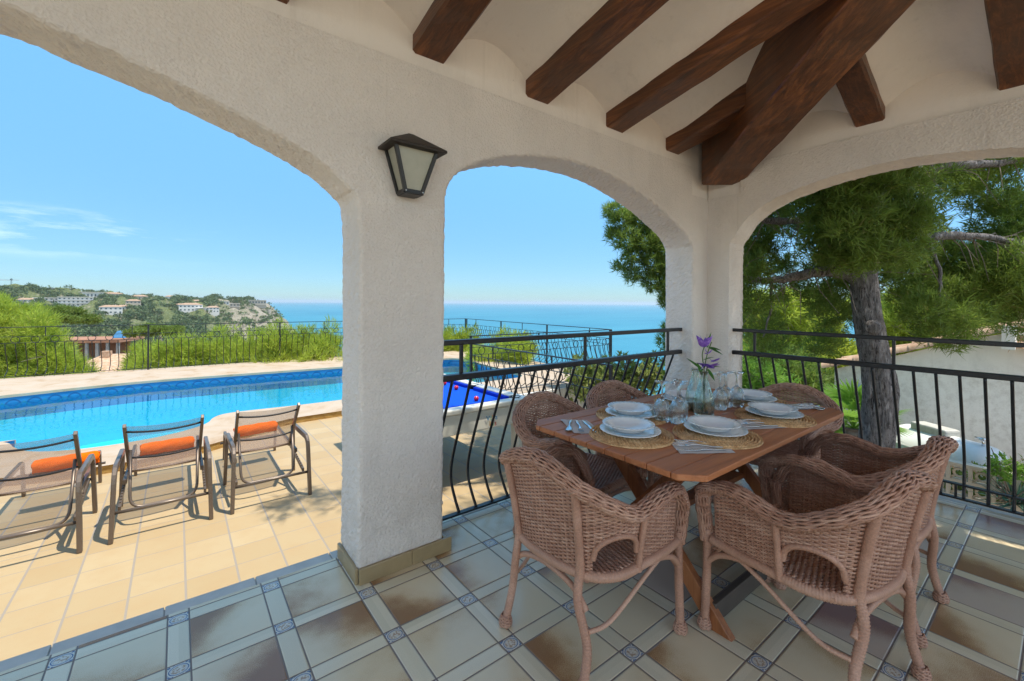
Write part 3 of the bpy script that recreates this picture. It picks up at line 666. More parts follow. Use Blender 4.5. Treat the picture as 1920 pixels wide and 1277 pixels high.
def shell(u, z, off=0.0):
    x, y, nx, ny = plan_at(u); h = np.clip(z-SZ, 0, None); k = flare(u)*h*(0.65+0.9*h)+off
    return np.stack([x+nx*k, y+ny*k, np.broadcast_to(z, np.shape(x))], -1)
def sgn_fix():
    x, y, nx, ny = plan_at(np.array([0.5])); return ny[0] < 0
assert sgn_fix()
HOLE = (0.215, 0.345); HC = sum(HOLE)/2; HW = (HOLE[1]-HOLE[0])/2
def hole_top(u):
    m = np.minimum(u, 1-np.asarray(u)); q = np.clip(1-((m-HC)/HW)**2, 0, None)
    return np.where(q > 0, SZ+0.055+0.085*np.sqrt(q), 0)
def make_chair(name, label, loc, rz, group):
    t = thing(name, label, 'armchair', loc, rz, group)
    # woven back and arms
    mb = MB(); U = np.linspace(0.012, 0.988, 200); row = 0
    stakes = np.linspace(0.012, 0.988, 66)
    for z in np.arange(SZ+0.004, 0.780, 0.0072):
        ok = (zrim(U)-0.012 > z) & (hole_top(U) < z)
        i = 0
        while i < len(U):
            if ok[i]:
                j = i
                while j+1 < len(U) and ok[j+1]: j += 1
                if j-i >= 3:
                    uu = U[i:j+1]; wv = 0.0042*np.sin(PI*uu*65+row*PI)
                    mb.tube(shell(uu, z+0.0008*np.sin(uu*40+row), wv), 0.0043, 4, True)
                i = j+1
            else: i += 1
        row += 1
    for s in stakes:
        z0 = max(SZ-0.005, float(hole_top(s))); z1 = float(zrim(s))-0.004
        if z1-z0 > 0.02:
            zz = np.linspace(z0, z1, 7); mb.tube(np.array([shell(np.array([s]), q)[0] for q in zz]), 0.0042, 4, False)
    mb.build('woven_back', M['wicker'], t, smooth=True)
    # braided rim, rolling from the front legs over arms and back
    ru = np.concatenate([np.linspace(0.0, 1.0, 150)])
    rim = np.array([shell(np.array([q]), float(zrim(q)))[0] for q in ru])
    def front(sx):
        e = rim[0] if sx > 0 else rim[-1]
        return np.array([(sx*0.262, 0.262, SZ-0.03), (sx*0.264, 0.272, SZ+0.05), (sx*0.267, 0.282, SZ+0.12), (sx*0.272, 0.278, SZ+0.175)])
    path = np.concatenate([front(1), rim[2:-2], front(-1)[::-1]]); path = catmull(np.concatenate([path[:-1:2], path[-1:]]), 2)
    s = np.r_[0, np.cumsum(np.linalg.norm(np.diff(path, axis=0), axis=1))]; n = int(s[-1]/0.0085); tt = np.linspace(0, s[-1], n)
    path = np.stack([np.interp(tt, s, path[:, i]) for i in range(3)], 1)
    T = np.gradient(path, axis=0); T /= np.linalg.norm(T, axis=1)[:, None]
    cen = np.array([0, 0.0, 0]); outw = path-cen; outw[:, 2] = 0; outw -= T*(outw*T).sum(1)[:, None]; outw /= np.linalg.norm(outw, axis=1)[:, None]
    upn = np.cross(outw, T); upn *= np.sign(upn[:, 2:3]+1e-9); 
    ww = 0.030*np.interp(tt/s[-1], [0, 0.09, 0.16, 0.5, 0.84, 0.91, 1], [0.75, 0.9, 1.0, 1.12, 1.0, 0.9, 0.75])
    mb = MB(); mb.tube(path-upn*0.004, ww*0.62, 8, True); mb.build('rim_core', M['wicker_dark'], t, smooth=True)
    mb = MB(); K = 14
    for k in range(K):
        for sg in (1, -1):      # two families of strands crossing over and under: a plaited tube
            ang = 2*PI*k/K+sg*tt/0.19; rad = 1.0+0.09*sg*np.cos(K*tt/0.19)
            p = path-upn*0.004+outw*(ww*rad*np.cos(ang))[:, None]+upn*(ww*0.72*rad*np.sin(ang))[:, None]
            mb.tube(p, 0.0045, 4, True)
    mb.build('braided_rim', M['wicker'], t, smooth=True)
    # slanting plait edging under the rim outside
    mb = MB()
    for q in range(6, n-6, 2):
        c = path[q]-upn[q]*0.012+outw[q]*ww[q]*0.72
        mb.tube([c-T[q]*0.012+upn[q]*0.012, c+outw[q]*0.008, c+T[q]*0.012-upn[q]*0.014], 0.0042, 4, True)
    mb.build('edge_plait', M['wicker'], t, smooth=True)
    # posts
    mb = MB()
    for u0, r in ((0.375, 0.0165), (0.625, 0.0165), (0.208, 0.0125), (0.792, 0.0125)):
        mb = MB(); zz = np.linspace(SZ-0.02, float(zrim(u0))-0.02, 10)
        wrapped(mb, [shell(np.array([u0]), q, 0.014)[0] for q in zz], r, 0.0065, 0.06); mb.build('back_post' if r > 0.015 else 'arm_post', M['wicker'], t, smooth=True)
    for sg in (0, 1):
        uu = np.linspace(HOLE[0], HOLE[1], 22); uu = 1-uu if sg else uu
        zt = SZ+0.055+0.085*np.sqrt(np.clip(1-((np.minimum(uu, 1-uu)-HC)/HW)**2, 0, None))
        pts = np.array([shell(np.array([a]), float(b), 0.004)[0] for a, b in zip(uu, zt)]); mb = MB(); wrapped(mb, pts, 0.0105, 0.007, 0.08); mb.build('side_arch', M['wicker'], t, smooth=True)
    # seat frame and woven seat
    ring = np.array([shell(np.array([q]), SZ-0.012, 0.004)[0] for q in np.linspace(0, 1, 60)])
    mb = MB(); wrapped(mb, ring, 0.0185, 0.0075, 0.07); wrapped(mb, [(0.262, 0.238, SZ-0.012), (0, 0.255, SZ-0.012), (-0.262, 0.238, SZ-0.012)], 0.017, 0.0075, 0.07)
    mb.build('seat_frame', M['wicker'], t, smooth=True)
    mb = MB()
    ys = np.arange(-0.225, 0.245, 0.0098)
    for i, y in enumerate(ys):
        m = np.abs(plan[:, 1]-y) < 0.02
        hw = float(np.max(np.where(m, plan[:, 0], 0))); hw = max(hw, 0.08)-0.004
        xx = np.linspace(-hw, hw, 46); sag = -0.022*(1-(xx/0.27)**2)*(1-((y-0.0)/0.27)**2)
        zz = SZ+0.004+sag+0.0040*np.sin(xx*PI/0.0235+i*PI)
        mb.tube(np.stack([xx, np.full_like(xx, y), zz], 1), 0.0058, 4, True)
    for xk in np.arange(-0.24, 0.25, 0.047):
        yy = np.linspace(-0.2, 0.24, 10); mb.tube(np.stack([np.full_like(yy, xk), yy, SZ-0.006-0.02*(1-(xk/0.27)**2)*(1-(yy/0.27)**2)], 1), 0.005, 4, False)
    mb.build('seat', M['wicker'], t, smooth=True)
    # front edge braid and woven skirt below it
    mb = MB(); tx = np.linspace(-0.25, 0.25, 70)
    for k in range(4): mb.tube(np.stack([tx, 0.258+0.009*np.cos(k*PI/2+tx/0.012), SZ+0.004+0.010*np.sin(k*PI/2+tx/0.012)], 1), 0.0062, 4, True)
    mb.build('seat_edge', M['wicker'], t, smooth=True)
    mb = MB()
    for i, z in enumerate(np.arange(SZ-0.095, SZ-0.025, 0.0105)):
        lim = 0.245-0.0; xx = np.linspace(-lim, lim, 60); keep = z > SZ-0.10+0.055*np.cos(xx/lim*PI/2)
        j = np.where(keep)[0]
        for grp in np.split(j, np.where(np.diff(j) > 1)[0]+1):
            if len(grp) > 3: mb.tube(np.stack([xx[grp], 0.254+0.004*np.sin(xx[grp]*PI/0.02+i*PI), np.full(len(grp), z)], 1), 0.005, 4, True)
    mb.build('skirt', M['wicker'], t, smooth=True)
    # legs with woven feet
    feet = []
    for sx in (1, -1):
        mb = MB(); wrapped(mb, catmull([(sx*0.262, 0.262, SZ+0.02), (sx*0.264, 0.262, 0.25), (sx*0.270, 0.266, 0.03)], 6), 0.0168, 0.0082, 0.10); feet.append((sx*0.271, 0.267, mb.build('leg', M['wicker'], t, smooth=True)))
        c0 = shell(np.array([0.375 if sx > 0 else 0.625]), SZ, 0.012)[0]
        mb = MB(); wrapped(mb, catmull([(c0[0], c0[1], SZ+0.01), (c0[0]+sx*0.003, c0[1]-0.018, 0.30), (sx*0.205, -0.240, 0.15), (sx*0.212, -0.268, 0.03)], 6), 0.0162, 0.0082, 0.10); feet.append((sx*0.213, -0.270, mb.build('leg', M['wicker'], t, smooth=True)))
        # braces
        mb = MB(); wrapped(mb, catmull([(sx*0.266, 0.255, 0.285), (sx*0.268, 0.20, 0.335), (sx*0.268, 0.11, 0.365), (sx*0.267, 0.03, 0.375)], 6), 0.0115, 0.0075, 0.09)
        wrapped(mb, catmull([(sx*0.205, -0.232, 0.20), (sx*0.232, -0.14, 0.215), (sx*0.262, 0.03, 0.325), (sx*0.266, 0.12, 0.362)], 6), 0.0085, 0.0075, 0.09); mb.build('brace', M['wicker'], t, smooth=True)
    mb = MB(); wrapped(mb, catmull([(-0.198, -0.235, 0.27), (-0.13, -0.235, 0.325), (0, -0.24, 0.352), (0.13, -0.235, 0.325), (0.198, -0.235, 0.27)], 6), 0.0115, 0.0075, 0.09); mb.build('brace', M['wicker'], t, smooth=True)
    mb = MB(); wrapped(mb, catmull([(-0.262, 0.262, 0.27), (-0.17, 0.258, 0.32), (0, 0.256, 0.345), (0.17, 0.258, 0.32), (0.262, 0.262, 0.27)], 6), 0.0105, 0.0075, 0.09); mb.build('brace', M['wicker'], t, smooth=True)
    for fx, fy, lg in feet:
        mb = MB(); mb.lathe([(0.0, 0), (0.016, 0.0), (0.023, 0.008), (0.0245, 0.02), (0.021, 0.036), (0.015, 0.046)], 14, (fx, fy, 0))
        for k in range(10):
            a = np.linspace(0, 2*PI*0.8, 12)+k*2*PI/10; z = np.linspace(0.004, 0.046, 12); rr = np.interp(z, [0, 0.01, 0.022, 0.046], [0.02, 0.026, 0.0265, 0.018])
            mb.tube(np.stack([fx+rr*np.cos(a*(1 if k % 2 else -1)), fy+rr*np.sin(a*(1 if k % 2 else -1)), z], 1), 0.0036, 4, True)
        mb.build('foot', M['wicker'], lg, smooth=True)
    return t
GC = 'wicker armchairs round the dining table'
ch1 = make_chair('wicker_armchair', 'wicker armchair with its back to the pool pillar, at the near end of the table', (1.712, -1.075, 0), -PI/2+0.03, GC)
for lab, x, y, rz in [
    ('wicker armchair nearest the camera on the long side, its woven back turned to us', 2.318, -1.690, -0.16),
    ('wicker armchair on the long side half hidden behind the nearest one', 2.905, -1.685, -0.02),
    ('wicker armchair against the curved railing beside the blue pool table', 2.165, -0.580, PI+0.10),
    ('wicker armchair on the railing side closest to the corner column', 2.800, -0.575, PI-0.05),
    ('wicker armchair at the far end of the table in front of the pine trunk', 3.505, -1.115, PI/2-0.04)]:
    dup(ch1, (x, y, 0), rz, lab)

# ------------------------------------------------------------------ place settings
def mat_seagrass():
    t = NT('plaited seagrass'); v = t.coord(); n = t.noise(v, 28, 3); f = t.noise(v, 240, 2)
    c = t.ramp(n, [(0.3, (0.52, 0.285, 0.125)), (0.55, (0.78, 0.48, 0.235)), (0.75, (0.88, 0.63, 0.36))]); c = t.mix(t.mr(f, 0.4, 0.75, 0, 0.45), c, (0.12, 0.065, 0.03))
    return t.end(t.bsdf(c, 0.7, 0, 0.3))
M['seagrass'] = mat_seagrass()
def glaze():
    t = NT('white opal glass'); return t.end(t.bsdf((0.80, 0.81, 0.82), 0.07, 0, 0.5, Coat_Weight=0.3, Coat_Roughness=0.04))
M['plate'] = glaze()
M['steel'] = simple('polished steel', (0.72, 0.72, 0.73), 0.16, 1.0, 0.5, 0.05)
M['napkin'] = simple('paper napkin', (0.62, 0.57, 0.55), 0.9, var=0.08, nscale=20, bump=0.3, bscale=60)
def glass_mat(name, col):
    t = NT(name); g = t.n('BsdfGlass'); g.inputs['Color'].default_value = (*col, 1); g.inputs['IOR'].default_value = 1.46; g.inputs['Roughness'].default_value = 0.0
    # thin glass lets the light through to the table beneath it
    tr = t.n('BsdfTransparent'); tr.inputs[0].default_value = (*col, 1); mx = t.n('MixShader'); mx.inputs[0].default_value = 0.38; t.l(g.outputs[0], mx.inputs[1]); t.l(tr.outputs[0], mx.inputs[2])
    return t.end(mx.outputs[0])
M['glass'] = glass_mat('clear drinking glass', (0.985, 0.99, 0.99))
M['vase'] = glass_mat('greenish vase glass', (0.945, 0.99, 0.98))
def fix_normals(o):
    bm = bmesh.new(); bm.from_mesh(o.data); bmesh.ops.remove_doubles(bm, verts=bm.verts[:], dist=1e-6); bmesh.ops.recalc_face_normals(bm, faces=bm.faces[:]); bm.to_mesh(o.data); bm.free(); return o
def placemat_mesh():
    nr, na = 80, 260; r = np.linspace(0.004, 0.189, nr); a = np.linspace(0, 2*PI, na, endpoint=False); R, A = np.meshgrid(r, a, indexing='ij')
    sp = R+0.0142*A/(2*PI); ring = np.floor(sp/0.0142); fr = sp/0.0142-ring
    lump = np.abs(np.sin((A*R/0.017)*PI/1.0+ring*1.7+fr*1.3*np.where(ring % 2 > 0, 1, -1)))
    Z = 0.001+0.0135*np.sin(PI*fr)**0.8*(0.55+0.45*lump)
    Z[-1] = 0.001; G = np.stack([R*np.cos(A), R*np.sin(A), Z], -1)
    mb = MB(); n, m = G.shape[:2]; F = [(i*m+k, (i+1)*m+k, (i+1)*m+(k+1) % m, i*m+(k+1) % m) for i in range(n-1) for k in range(m)]
    mb.add(G.reshape(-1, 3), F); return mb
PM = tag(placemat_mesh().build('placemat', M['seagrass'], smooth=True), 'x', 'placemat', 'round seagrass placemats')
def flute(V, an, r0, amp):
    r = np.hypot(V[:, :, 0], V[:, :, 1]); k = np.clip((r-r0)/0.03, 0, 1); V[:, :, 2] += amp*k*np.sin(an*30)[None]; return V
mb = MB(); mb.lathe([(0, 0.004), (0.075, 0.004), (0.084, 0.006), (0.10, 0.013), (0.133, 0.021), (0.1355, 0.0225), (0.134, 0.0245), (0.10, 0.0165), (0.085, 0.010), (0.0, 0.008)], 96, fn=lambda V, an: flute(V, an, 0.10, 0.0009))
mb.lathe([(0.060, 0.0), (0.062, 0.005), (0.066, 0.005), (0.066, 0.0)], 48)
DP = tag(mb.build('dinner_plate', M['plate'], smooth=True), 'x', 'plate', 'white dinner plates')
mb = MB(); mb.lathe([(0, 0.003), (0.06, 0.003), (0.072, 0.008), (0.088, 0.024), (0.115, 0.0335), (0.1165, 0.035), (0.115, 0.0365), (0.088, 0.0285), (0.073, 0.0125), (0.0, 0.007)], 96, fn=lambda V, an: flute(V, an, 0.088, 0.0011))
SP_ = tag(mb.build('soup_plate', M['plate'], smooth=True), 'x', 'plate', 'white soup plates')
def cut(name, outl, handle, hz=0.0025, bend=None):
    """flat cutlery blank: stations along x with half width and height"""
    n = len(outl); G = []
    for x, w, z in outl: G.append([(x, -w, z), (x, -w*0.6, z+hz), (x, w*0.6, z+hz), (x, w, z), (x, w*0.6, z-0.0006), (x, -w*0.6, z-0.0006)])
    mb = MB(); V = np.array(G).reshape(-1, 3); F = [(i*6+k, (i+1)*6+k, (i+1)*6+(k+1) % 6, i*6+(k+1) % 6) for i in range(n-1) for k in range(6)]
    F.append(tuple(range(6))); F.append(tuple((n-1)*6+k for k in range(6))[::-1]); mb.add(V, F); return mb
H0 = 0.0045
k_ = cut('k', [(0, 0.001, H0), (0.004, 0.008, H0), (0.05, 0.0082, H0), (0.09, 0.0055, H0+0.002), (0.105, 0.0055, H0+0.002), (0.11, 0.009, H0), (0.17, 0.0095, H0), (0.20, 0.006, H0), (0.207, 0.001, H0)], None)
KN = tag(k_.build('knife', M['steel'], smooth=True), 'x', 'knife', 'table knives')
f_ = cut('f', [(0, 0.001, H0), (0.004, 0.0085, H0), (0.04, 0.008, H0), (0.10, 0.0035, H0+0.006), (0.13, 0.004, H0+0.005), (0.142, 0.011, H0+0.001), (0.152, 0.0125, H0)], None)
for q in (-0.0098, -0.0033, 0.0033, 0.0098): f_.tube([(0.150, q, H0+0.0005), (0.175, q, H0-0.001), (0.198, q, H0+0.004)], [0.0018, 0.0017, 0.001], 5)
FO = tag(f_.build('fork', M['steel'], smooth=True), 'x', 'fork', 'table forks')
s_ = cut('s', [(0, 0.001, H0), (0.004, 0.0085, H0), (0.04, 0.008, H0), (0.10, 0.0035, H0+0.007), (0.135, 0.004, H0+0.006), (0.145, 0.013, H0+0.003), (0.165, 0.0195, H0), (0.182, 0.017, H0), (0.195, 0.008, H0+0.003), (0.198, 0.001, H0+0.004)], None)
SPN = tag(s_.build('spoon', M['steel'], smooth=True), 'x', 'spoon', 'soup spoons')
mb = MB(); G = np.zeros((13, 9, 3))
for i in range(13):
    for j in range(9): G[i, j] = (-0.115+0.23*i/12, -0.068+0.136*j/8+0.03*(i/12-0.5), 0.0022+0.0012*math.sin(i*0.9+j*0.7)+(0.003 if j > 6 else 0))
mb.grid(G); G2 = G.copy(); G2[:, :, 2] -= 0.0016; mb.grid(G2[:, ::-1])
NP = tag(mb.build('napkin', M['napkin'], smooth=True), 'x', 'napkin', 'folded paper napkins')
sets = [  # mat x, y, plate dx dy, napkin x, y, angle, words
    (1.985, -1.086, -0.012, -0.004, 1.905, -0.850, 0.95, 'at the near head of the table'),
    (2.300, -1.322, 0.008, 0.008, 2.085, -1.372, -0.72, 'nearest the camera'),
    (2.858, -1.350, 0.0, 0.0, 2.655, -1.365, -0.62, 'by the right front table corner'),
    (2.270, -0.878, -0.03, -0.02, 2.520, -0.800, 2.2, 'left of the wine glasses, railing side'),
    (2.805, -0.880, -0.02, -0.008, 3.075, -0.800, 2.3, 'behind the vases, railing side'),
    (3.175, -1.105, -0.025, -0.008, 3.255, -1.338, 2.55, 'at the far head of the table')]
first = True
for (x, y, dx, dy, nx, ny, an, wd) in sets:
    def put(o, kind, loc, rz):
        c = o if first else o.copy()
        if not first: COL.objects.link(c)
        c.location = loc; c.rotation_euler = (0, 0, rz); c['label'] = kind+' '+wd; return c
    ca, sa = math.cos(an), math.sin(an)
    def lp2(a, b): return (nx+ca*a-sa*b, ny+sa*a+ca*b)
    put(PM, 'round woven seagrass placemat', (x, y, TZ), an*3)
    put(DP, 'flat white plate on its mat', (x+dx, y+dy, TZ+0.0115), an)
    put(SP_, 'deep white plate stacked on top', (x+dx-0.004, y+dy+0.006, TZ+0.0260), an+0.5)
    put(NP, 'pale folded napkin', (nx, ny, TZ), an)
    p = lp2(0.085, -0.028); put(KN, 'steel knife lying on the napkin', (*p, TZ+0.001), an+PI+0.10)
    p = lp2(0.088, 0.004); put(FO, 'steel fork lying on the napkin', (*p, TZ+0.001), an+PI-0.06)
    p = lp2(0.100, 0.032); put(SPN, 'steel spoon lying on the napkin', (*p, TZ+0.001), an+PI-0.22)
    first = False
# wine glasses standing upside down
ww = [(0.0335, 0.0), (0.0375, 0.02), (0.0395, 0.045), (0.036, 0.072), (0.024, 0.092), (0.0085, 0.101), (0.0052, 0.112), (0.0045, 0.135), (0.006, 0.155), (0.016, 0.163), (0.034, 0.167), (0.036, 0.169), (0.034, 0.1715), (0.0, 0.173)]
inn = [(0.0, 0.096), (0.020, 0.090), (0.033, 0.071), (0.0375, 0.045), (0.0355, 0.02), (0.0320, 0.0)]
mb = MB(); mb.lathe(inn+ww, 40)
WG = tag(mb.build('wine_glass', M['glass'], smooth=True), 'x', 'wine glass', 'upturned wine glasses')
fix_normals(WG)
gl = [(2.318, -1.030, 'upturned wine glass furthest left, beside the plates'), (2.352, -1.098, 'upturned wine glass, middle one of the group left of the vases'), (2.432, -1.062, 'upturned wine glass close to the left of the vases'),
      (2.812, -1.082, 'upturned wine glass just right of the flower vase'), (2.905, -1.068, 'upturned wine glass, middle one of the group right of the vases'), (2.962, -1.108, 'upturned wine glass furthest right, by the far plate')]
for i, (x, y, lab) in enumerate(gl):
    o = WG if i == 0 else WG.copy()
    if i: COL.objects.link(o)
    o.location = (x, y, TZ); o.rotation_euler = (0, 0, i*0.4); o.scale = (1.06, 1.06, 1.2); o['label'] = lab
# two glass vases
vp = [(0.0, 0.004), (0.046, 0.003), (0.050, 0.008), (0.0535, 0.05), (0.052, 0.085), (0.043, 0.125), (0.029, 0.165), (0.020, 0.195), (0.0185, 0.215), (0.023, 0.235), (0.0255, 0.24)]
vi = [(0.0235, 0.24), (0.0165, 0.215), (0.018, 0.195), (0.027, 0.165), (0.041, 0.125), (0.05, 0.085), (0.0515, 0.05), (0.048, 0.014), (0.0, 0.012)]
mb = MB(); mb.lathe(vp+vi, 44); VS = mb.build('glass_vase', M['vase'], smooth=True); VS.location = (2.606, -1.098, TZ); tag(VS, 'greenish glass bottle vase holding purple flowers', 'vase')
fix_normals(VS); v2 = VS.copy(); COL.objects.link(v2); v2.location = (2.664, -1.016, TZ); v2['label'] = 'second greenish glass bottle vase, empty and standing behind'
# flowers
M['stem'] = simple('flower stem', (0.085, 0.15, 0.03), 0.5); M['leaf'] = simple('fresh leaf', (0.055, 0.19, 0.025), 0.45, var=0.3)
def petal_mat():
    t = NT('violet petal'); n = t.noise(t.coord(), 45, 3); return t.end(t.bsdf(t.ramp(n, [(0.3, (0.13, 0.05, 0.40)), (0.55, (0.30, 0.15, 0.62)), (0.8, (0.62, 0.48, 0.80))]), 0.5, 0, 0.3, Subsurface_Weight=0.0))
M['petal'] = petal_mat()
fl = thing('flower_bunch', 'two purple alstroemeria blooms with narrow green leaves in the vase', 'flowers', (2.606, -1.098, TZ))
cr = np.array([math.cos(YAW), -math.sin(YAW), 0]); 
def sp3(r, z, d=0): return cr*r+np.array([math.sin(YAW), math.cos(YAW), 0])*d+np.array([0, 0, z])
stm = [catmull([sp3(-0.008, 0.016), sp3(0.006, 0.16, 0.004), sp3(0.0, 0.25), sp3(-0.010, 0.33), sp3(0.002, 0.375)], 6), catmull([sp3(0.015, 0.016, 0.01), sp3(-0.002, 0.18), sp3(0.012, 0.24), sp3(0.022, 0.275)], 6), catmull([sp3(0.0, 0.25), sp3(0.016, 0.33), sp3(0.040, 0.40)], 5)]
for s in stm: mb = MB(); mb.tube(s, 0.0028, 6); mb.build('stem', M['stem'], fl, smooth=True)
def petal(mb, c, d, L, wd, curl):
    d = np.array(d)/np.linalg.norm(d); sd = np.cross(d, [0.3, 0.5, 1.0]); sd /= np.linalg.norm(sd); up = np.cross(sd, d); G = np.zeros((6, 3, 3))
    for i in range(6):
        t = i/5; w2 = wd*math.sin(PI*(0.12+0.86*t)**0.8)*0.5
        for j, q in enumerate((-1, 0, 1)): G[i, j] = np.array(c)+d*L*t+up*(curl*t*t+(0.12*w2 if q else 0))+sd*q*w2
    mb.grid(G)
for c, n, dr, L in ((sp3(0.004, 0.372), 7, np.array([0, 0, 1.0]), 0.058), (sp3(0.024, 0.268, -0.012), 8, np.array([0, 0, 0.0]), 0.044), (sp3(0.020, 0.335, 0.0), 4, np.array([0.3, 0, 0.4]), 0.026), (sp3(0.048, 0.292, 0.0), 5, np.array([0.3, 0, 0.2]), 0.036), (sp3(-0.004, 0.280, -0.02), 5, np.array([0.0, 0, -0.4]), 0.040)):
    mb = MB()
    for k in range(n):
        a = 2*PI*k/n+n; dd = dr*0.9+cr*math.cos(a)*0.85+np.array([math.sin(YAW), math.cos(YAW), 0])*math.sin(a)*0.85*(-1)+np.array([0, 0, 0.35*math.sin(a*2)])
        petal(mb, c, dd, L*1.3, L*0.66, 0.006)
    mb.build('bloom', M['petal'], fl, smooth=True)
for c, d, L in ((sp3(-0.006, 0.245), sp3(-0.75, 0.62), 0.115), (sp3(-0.004, 0.30), sp3(0.75, 0.35), 0.06), (sp3(0.018, 0.37), sp3(0.15, 1.0), 0.085), (sp3(0.024, 0.37), sp3(0.85, -0.35), 0.085), (sp3(0.024, 0.37), sp3(0.8, -0.1), 0.07), (sp3(0.02, 0.26), sp3(0.8, 0.15), 0.07), (sp3(0.02, 0.25), sp3(0.5, -0.7), 0.07), (sp3(-0.01, 0.22), sp3(-0.35, 0.9), 0.075)):
    mb = MB(); petal(mb, c, d, L, 0.018, -0.010); mb.build('leaf', M['leaf'], fl, smooth=True)
# ------------------------------------------------------------------ sun loungers and towels
M['bronze'] = simple('bronze powder-coated tube', (0.155, 0.118, 0.092), 0.34, 0.35, 0.5, 0.08, 6)
def sling_mat():
    t = NT('mesh sling cloth'); v = t.coord('Object', (1, 1, 1)); w1 = t.n('TexWave', wave_type='BANDS', bands_direction='X'); w1.inputs['Scale'].default_value = 110; t.l(v, w1.inputs[0])
    w2 = t.n('TexWave', wave_type='BANDS', bands_direction='Y'); w2.inputs['Scale'].default_value = 110; t.l(v, w2.inputs[0])
    tr = t.n('BsdfTransparent'); tr.inputs[0].default_value = (0.95, 0.92, 0.9, 1)
    h = t.math('MULTIPLY', w1.outputs['Fac'], w2.outputs['Fac'])
    b = t.bsdf(t.mix(w1.outputs['Fac'], (0.40, 0.30, 0.25), (0.50, 0.39, 0.33)), 0.7, 0, 0.2)
    mx = t.n('MixShader'); mx.inputs[0].default_value = 0.44; t.l(tr.outputs[0], mx.inputs[1]); t.l(b, mx.inputs[2])
    return t.end(mx.outputs[0])
M['sling'] = sling_mat()
def flatbar(mb, pts, w, h):  # rectangular tube bent along a path in a vertical plane of constant x
    P = np.asarray(pts, float); T = np.gradient(P, axis=0); T /= np.linalg.norm(T, axis=1)[:, None]
    X = np.array([1.0, 0, 0]); N = np.cross(T, X); n = len(P)
    V = np.stack([P+X*w/2+N*h/2, P-X*w/2+N*h/2, P-X*w/2-N*h/2, P+X*w/2-N*h/2], 1)
    F = [(i*4+k, (i+1)*4+k, (i+1)*4+(k+1) % 4, i*4+(k+1) % 4) for i in range(n-1) for k in range(4)]+[(0, 1, 2, 3), tuple((n-1)*4+k for k in range(4))[::-1]]
    return mb.add(V.reshape(-1, 3), F)
def round_path(P, r=0.06, k=5):
    P = [np.array(p, float) for p in P]; o = [P[0]]
    for a, b, c in zip(P, P[1:], P[2:]):
        d1 = (a-b)/np.linalg.norm(a-b); d2 = (c-b)/np.linalg.norm(c-b); rr = min(r, np.linalg.norm(a-b)*0.45, np.linalg.norm(c-b)*0.45)
        s, e = b+d1*rr, b+d2*rr
        for t in np.linspace(0, 1, k): o.append((1-t)**2*s+2*t*(1-t)*b+t*t*e)
    o.append(P[-1]); return np.array(o)
def make_lounger(label, loc, rz):
    """head end at local y=0, foot end at +1.55; width 0.64"""
    t = thing('sun_lounger', label, 'sun lounger', loc, rz, 'sun loungers facing the pool')
    W = 0.315
    for s in (-1, 1):
        mb = MB(); flatbar(mb, round_path([(s*W, -0.02, 0), (s*(W-0.015), 0.02, 0.54), (s*(W-0.015), 0.69, 0.52), (s*W, 0.735, 0)], 0.10, 7), 0.030, 0.052); mb.build('arm', M['bronze'], t, smooth=False, bevel=0.006)
        mb = MB(); flatbar(mb, round_path([(s*0.262, 0.34, 0.335), (s*0.262, 1.50, 0.335), (s*0.262, 1.56, 0.0)], 0.06, 6), 0.026, 0.040); mb.build('side_rail', M['bronze'], t, bevel=0.005)
        mb = MB(); a = np.array([s*0.248, 0.62, 0.325]); b = np.array([s*0.258, 0.20, 0.835]); flatbar(mb, [a, a+(b-a)*0.5, b], 0.024, 0.038); mb.build('back_rail', M['bronze'], t, bevel=0.004)
        mb = MB(); flatbar(mb, [(s*0.275, 0.08, 0.215), (s*0.275, 0.70, 0.30)], 0.018, 0.032)
        for q in range(7): mb.box((s*0.275, 0.14+q*0.05, 0.238+q*0.0068), (0.012, 0.016, 0.022))
        mb.build('ratchet', M['bronze'], t)
    for y, z in ((0.005, 0.215), (0.725, 0.30), (1.535, 0.20)):
        mb = MB(); mb.tube([(-W+0.012, y, z), (W-0.012, y, z)], 0.0125, 10); mb.build('cross_bar', M['bronze'], t, smooth=True)
    # U-shaped prop behind the back
    mb = MB(); mb.tube(round_path([(-0.232, 0.40, 0.58), (-0.222, 0.22, 0.145), (0.222, 0.22, 0.145), (0.232, 0.40, 0.58)], 0.10, 8), 0.0115, 10); mb.build('prop', M['bronze'], t, smooth=True)
    # back sling, bowed, with two cross ribs
    a = np.array([0, 0.62, 0.325]); b = np.array([0, 0.20, 0.835]); d = (b-a); nrm = np.array([0, -d[2], d[1]]); nrm /= np.linalg.norm(nrm)
    if nrm[1] > 0: nrm = -nrm
    G = np.zeros((13, 9, 3))
    for i in range(13):
        for j in range(9):
            q = i/12; x = -0.246+0.492*j/8; G[i, j] = a+d*(q*0.985)+np.array([x, 0, 0])+nrm*0.022*(1-(x/0.246)**2)
    mb = MB(); mb.grid(G); mb.build('back_sling', M['sling'], t, smooth=True)
    for q in (0.90, 0.36):
        xx = np.linspace(-0.25, 0.25, 13); mb = MB(); mb.tube([a+d*q+np.array([x, 0, 0])+nrm*(0.012+0.030*(1-(x/0.25)**2)) for x in xx], 0.0085, 8); mb.build('rib', M['iron'], t, smooth=True)
    G = np.zeros((16, 9, 3))
    for i in range(16):
        for j in range(9): x = -0.25+0.50*j/8; G[i, j] = (x, 0.60+0.93*i/15, 0.350-0.020*(1-(x/0.25)**2))
    mb = MB(); mb.grid(G); mb.build('seat_sling', M['sling'], t, smooth=True)
    return t
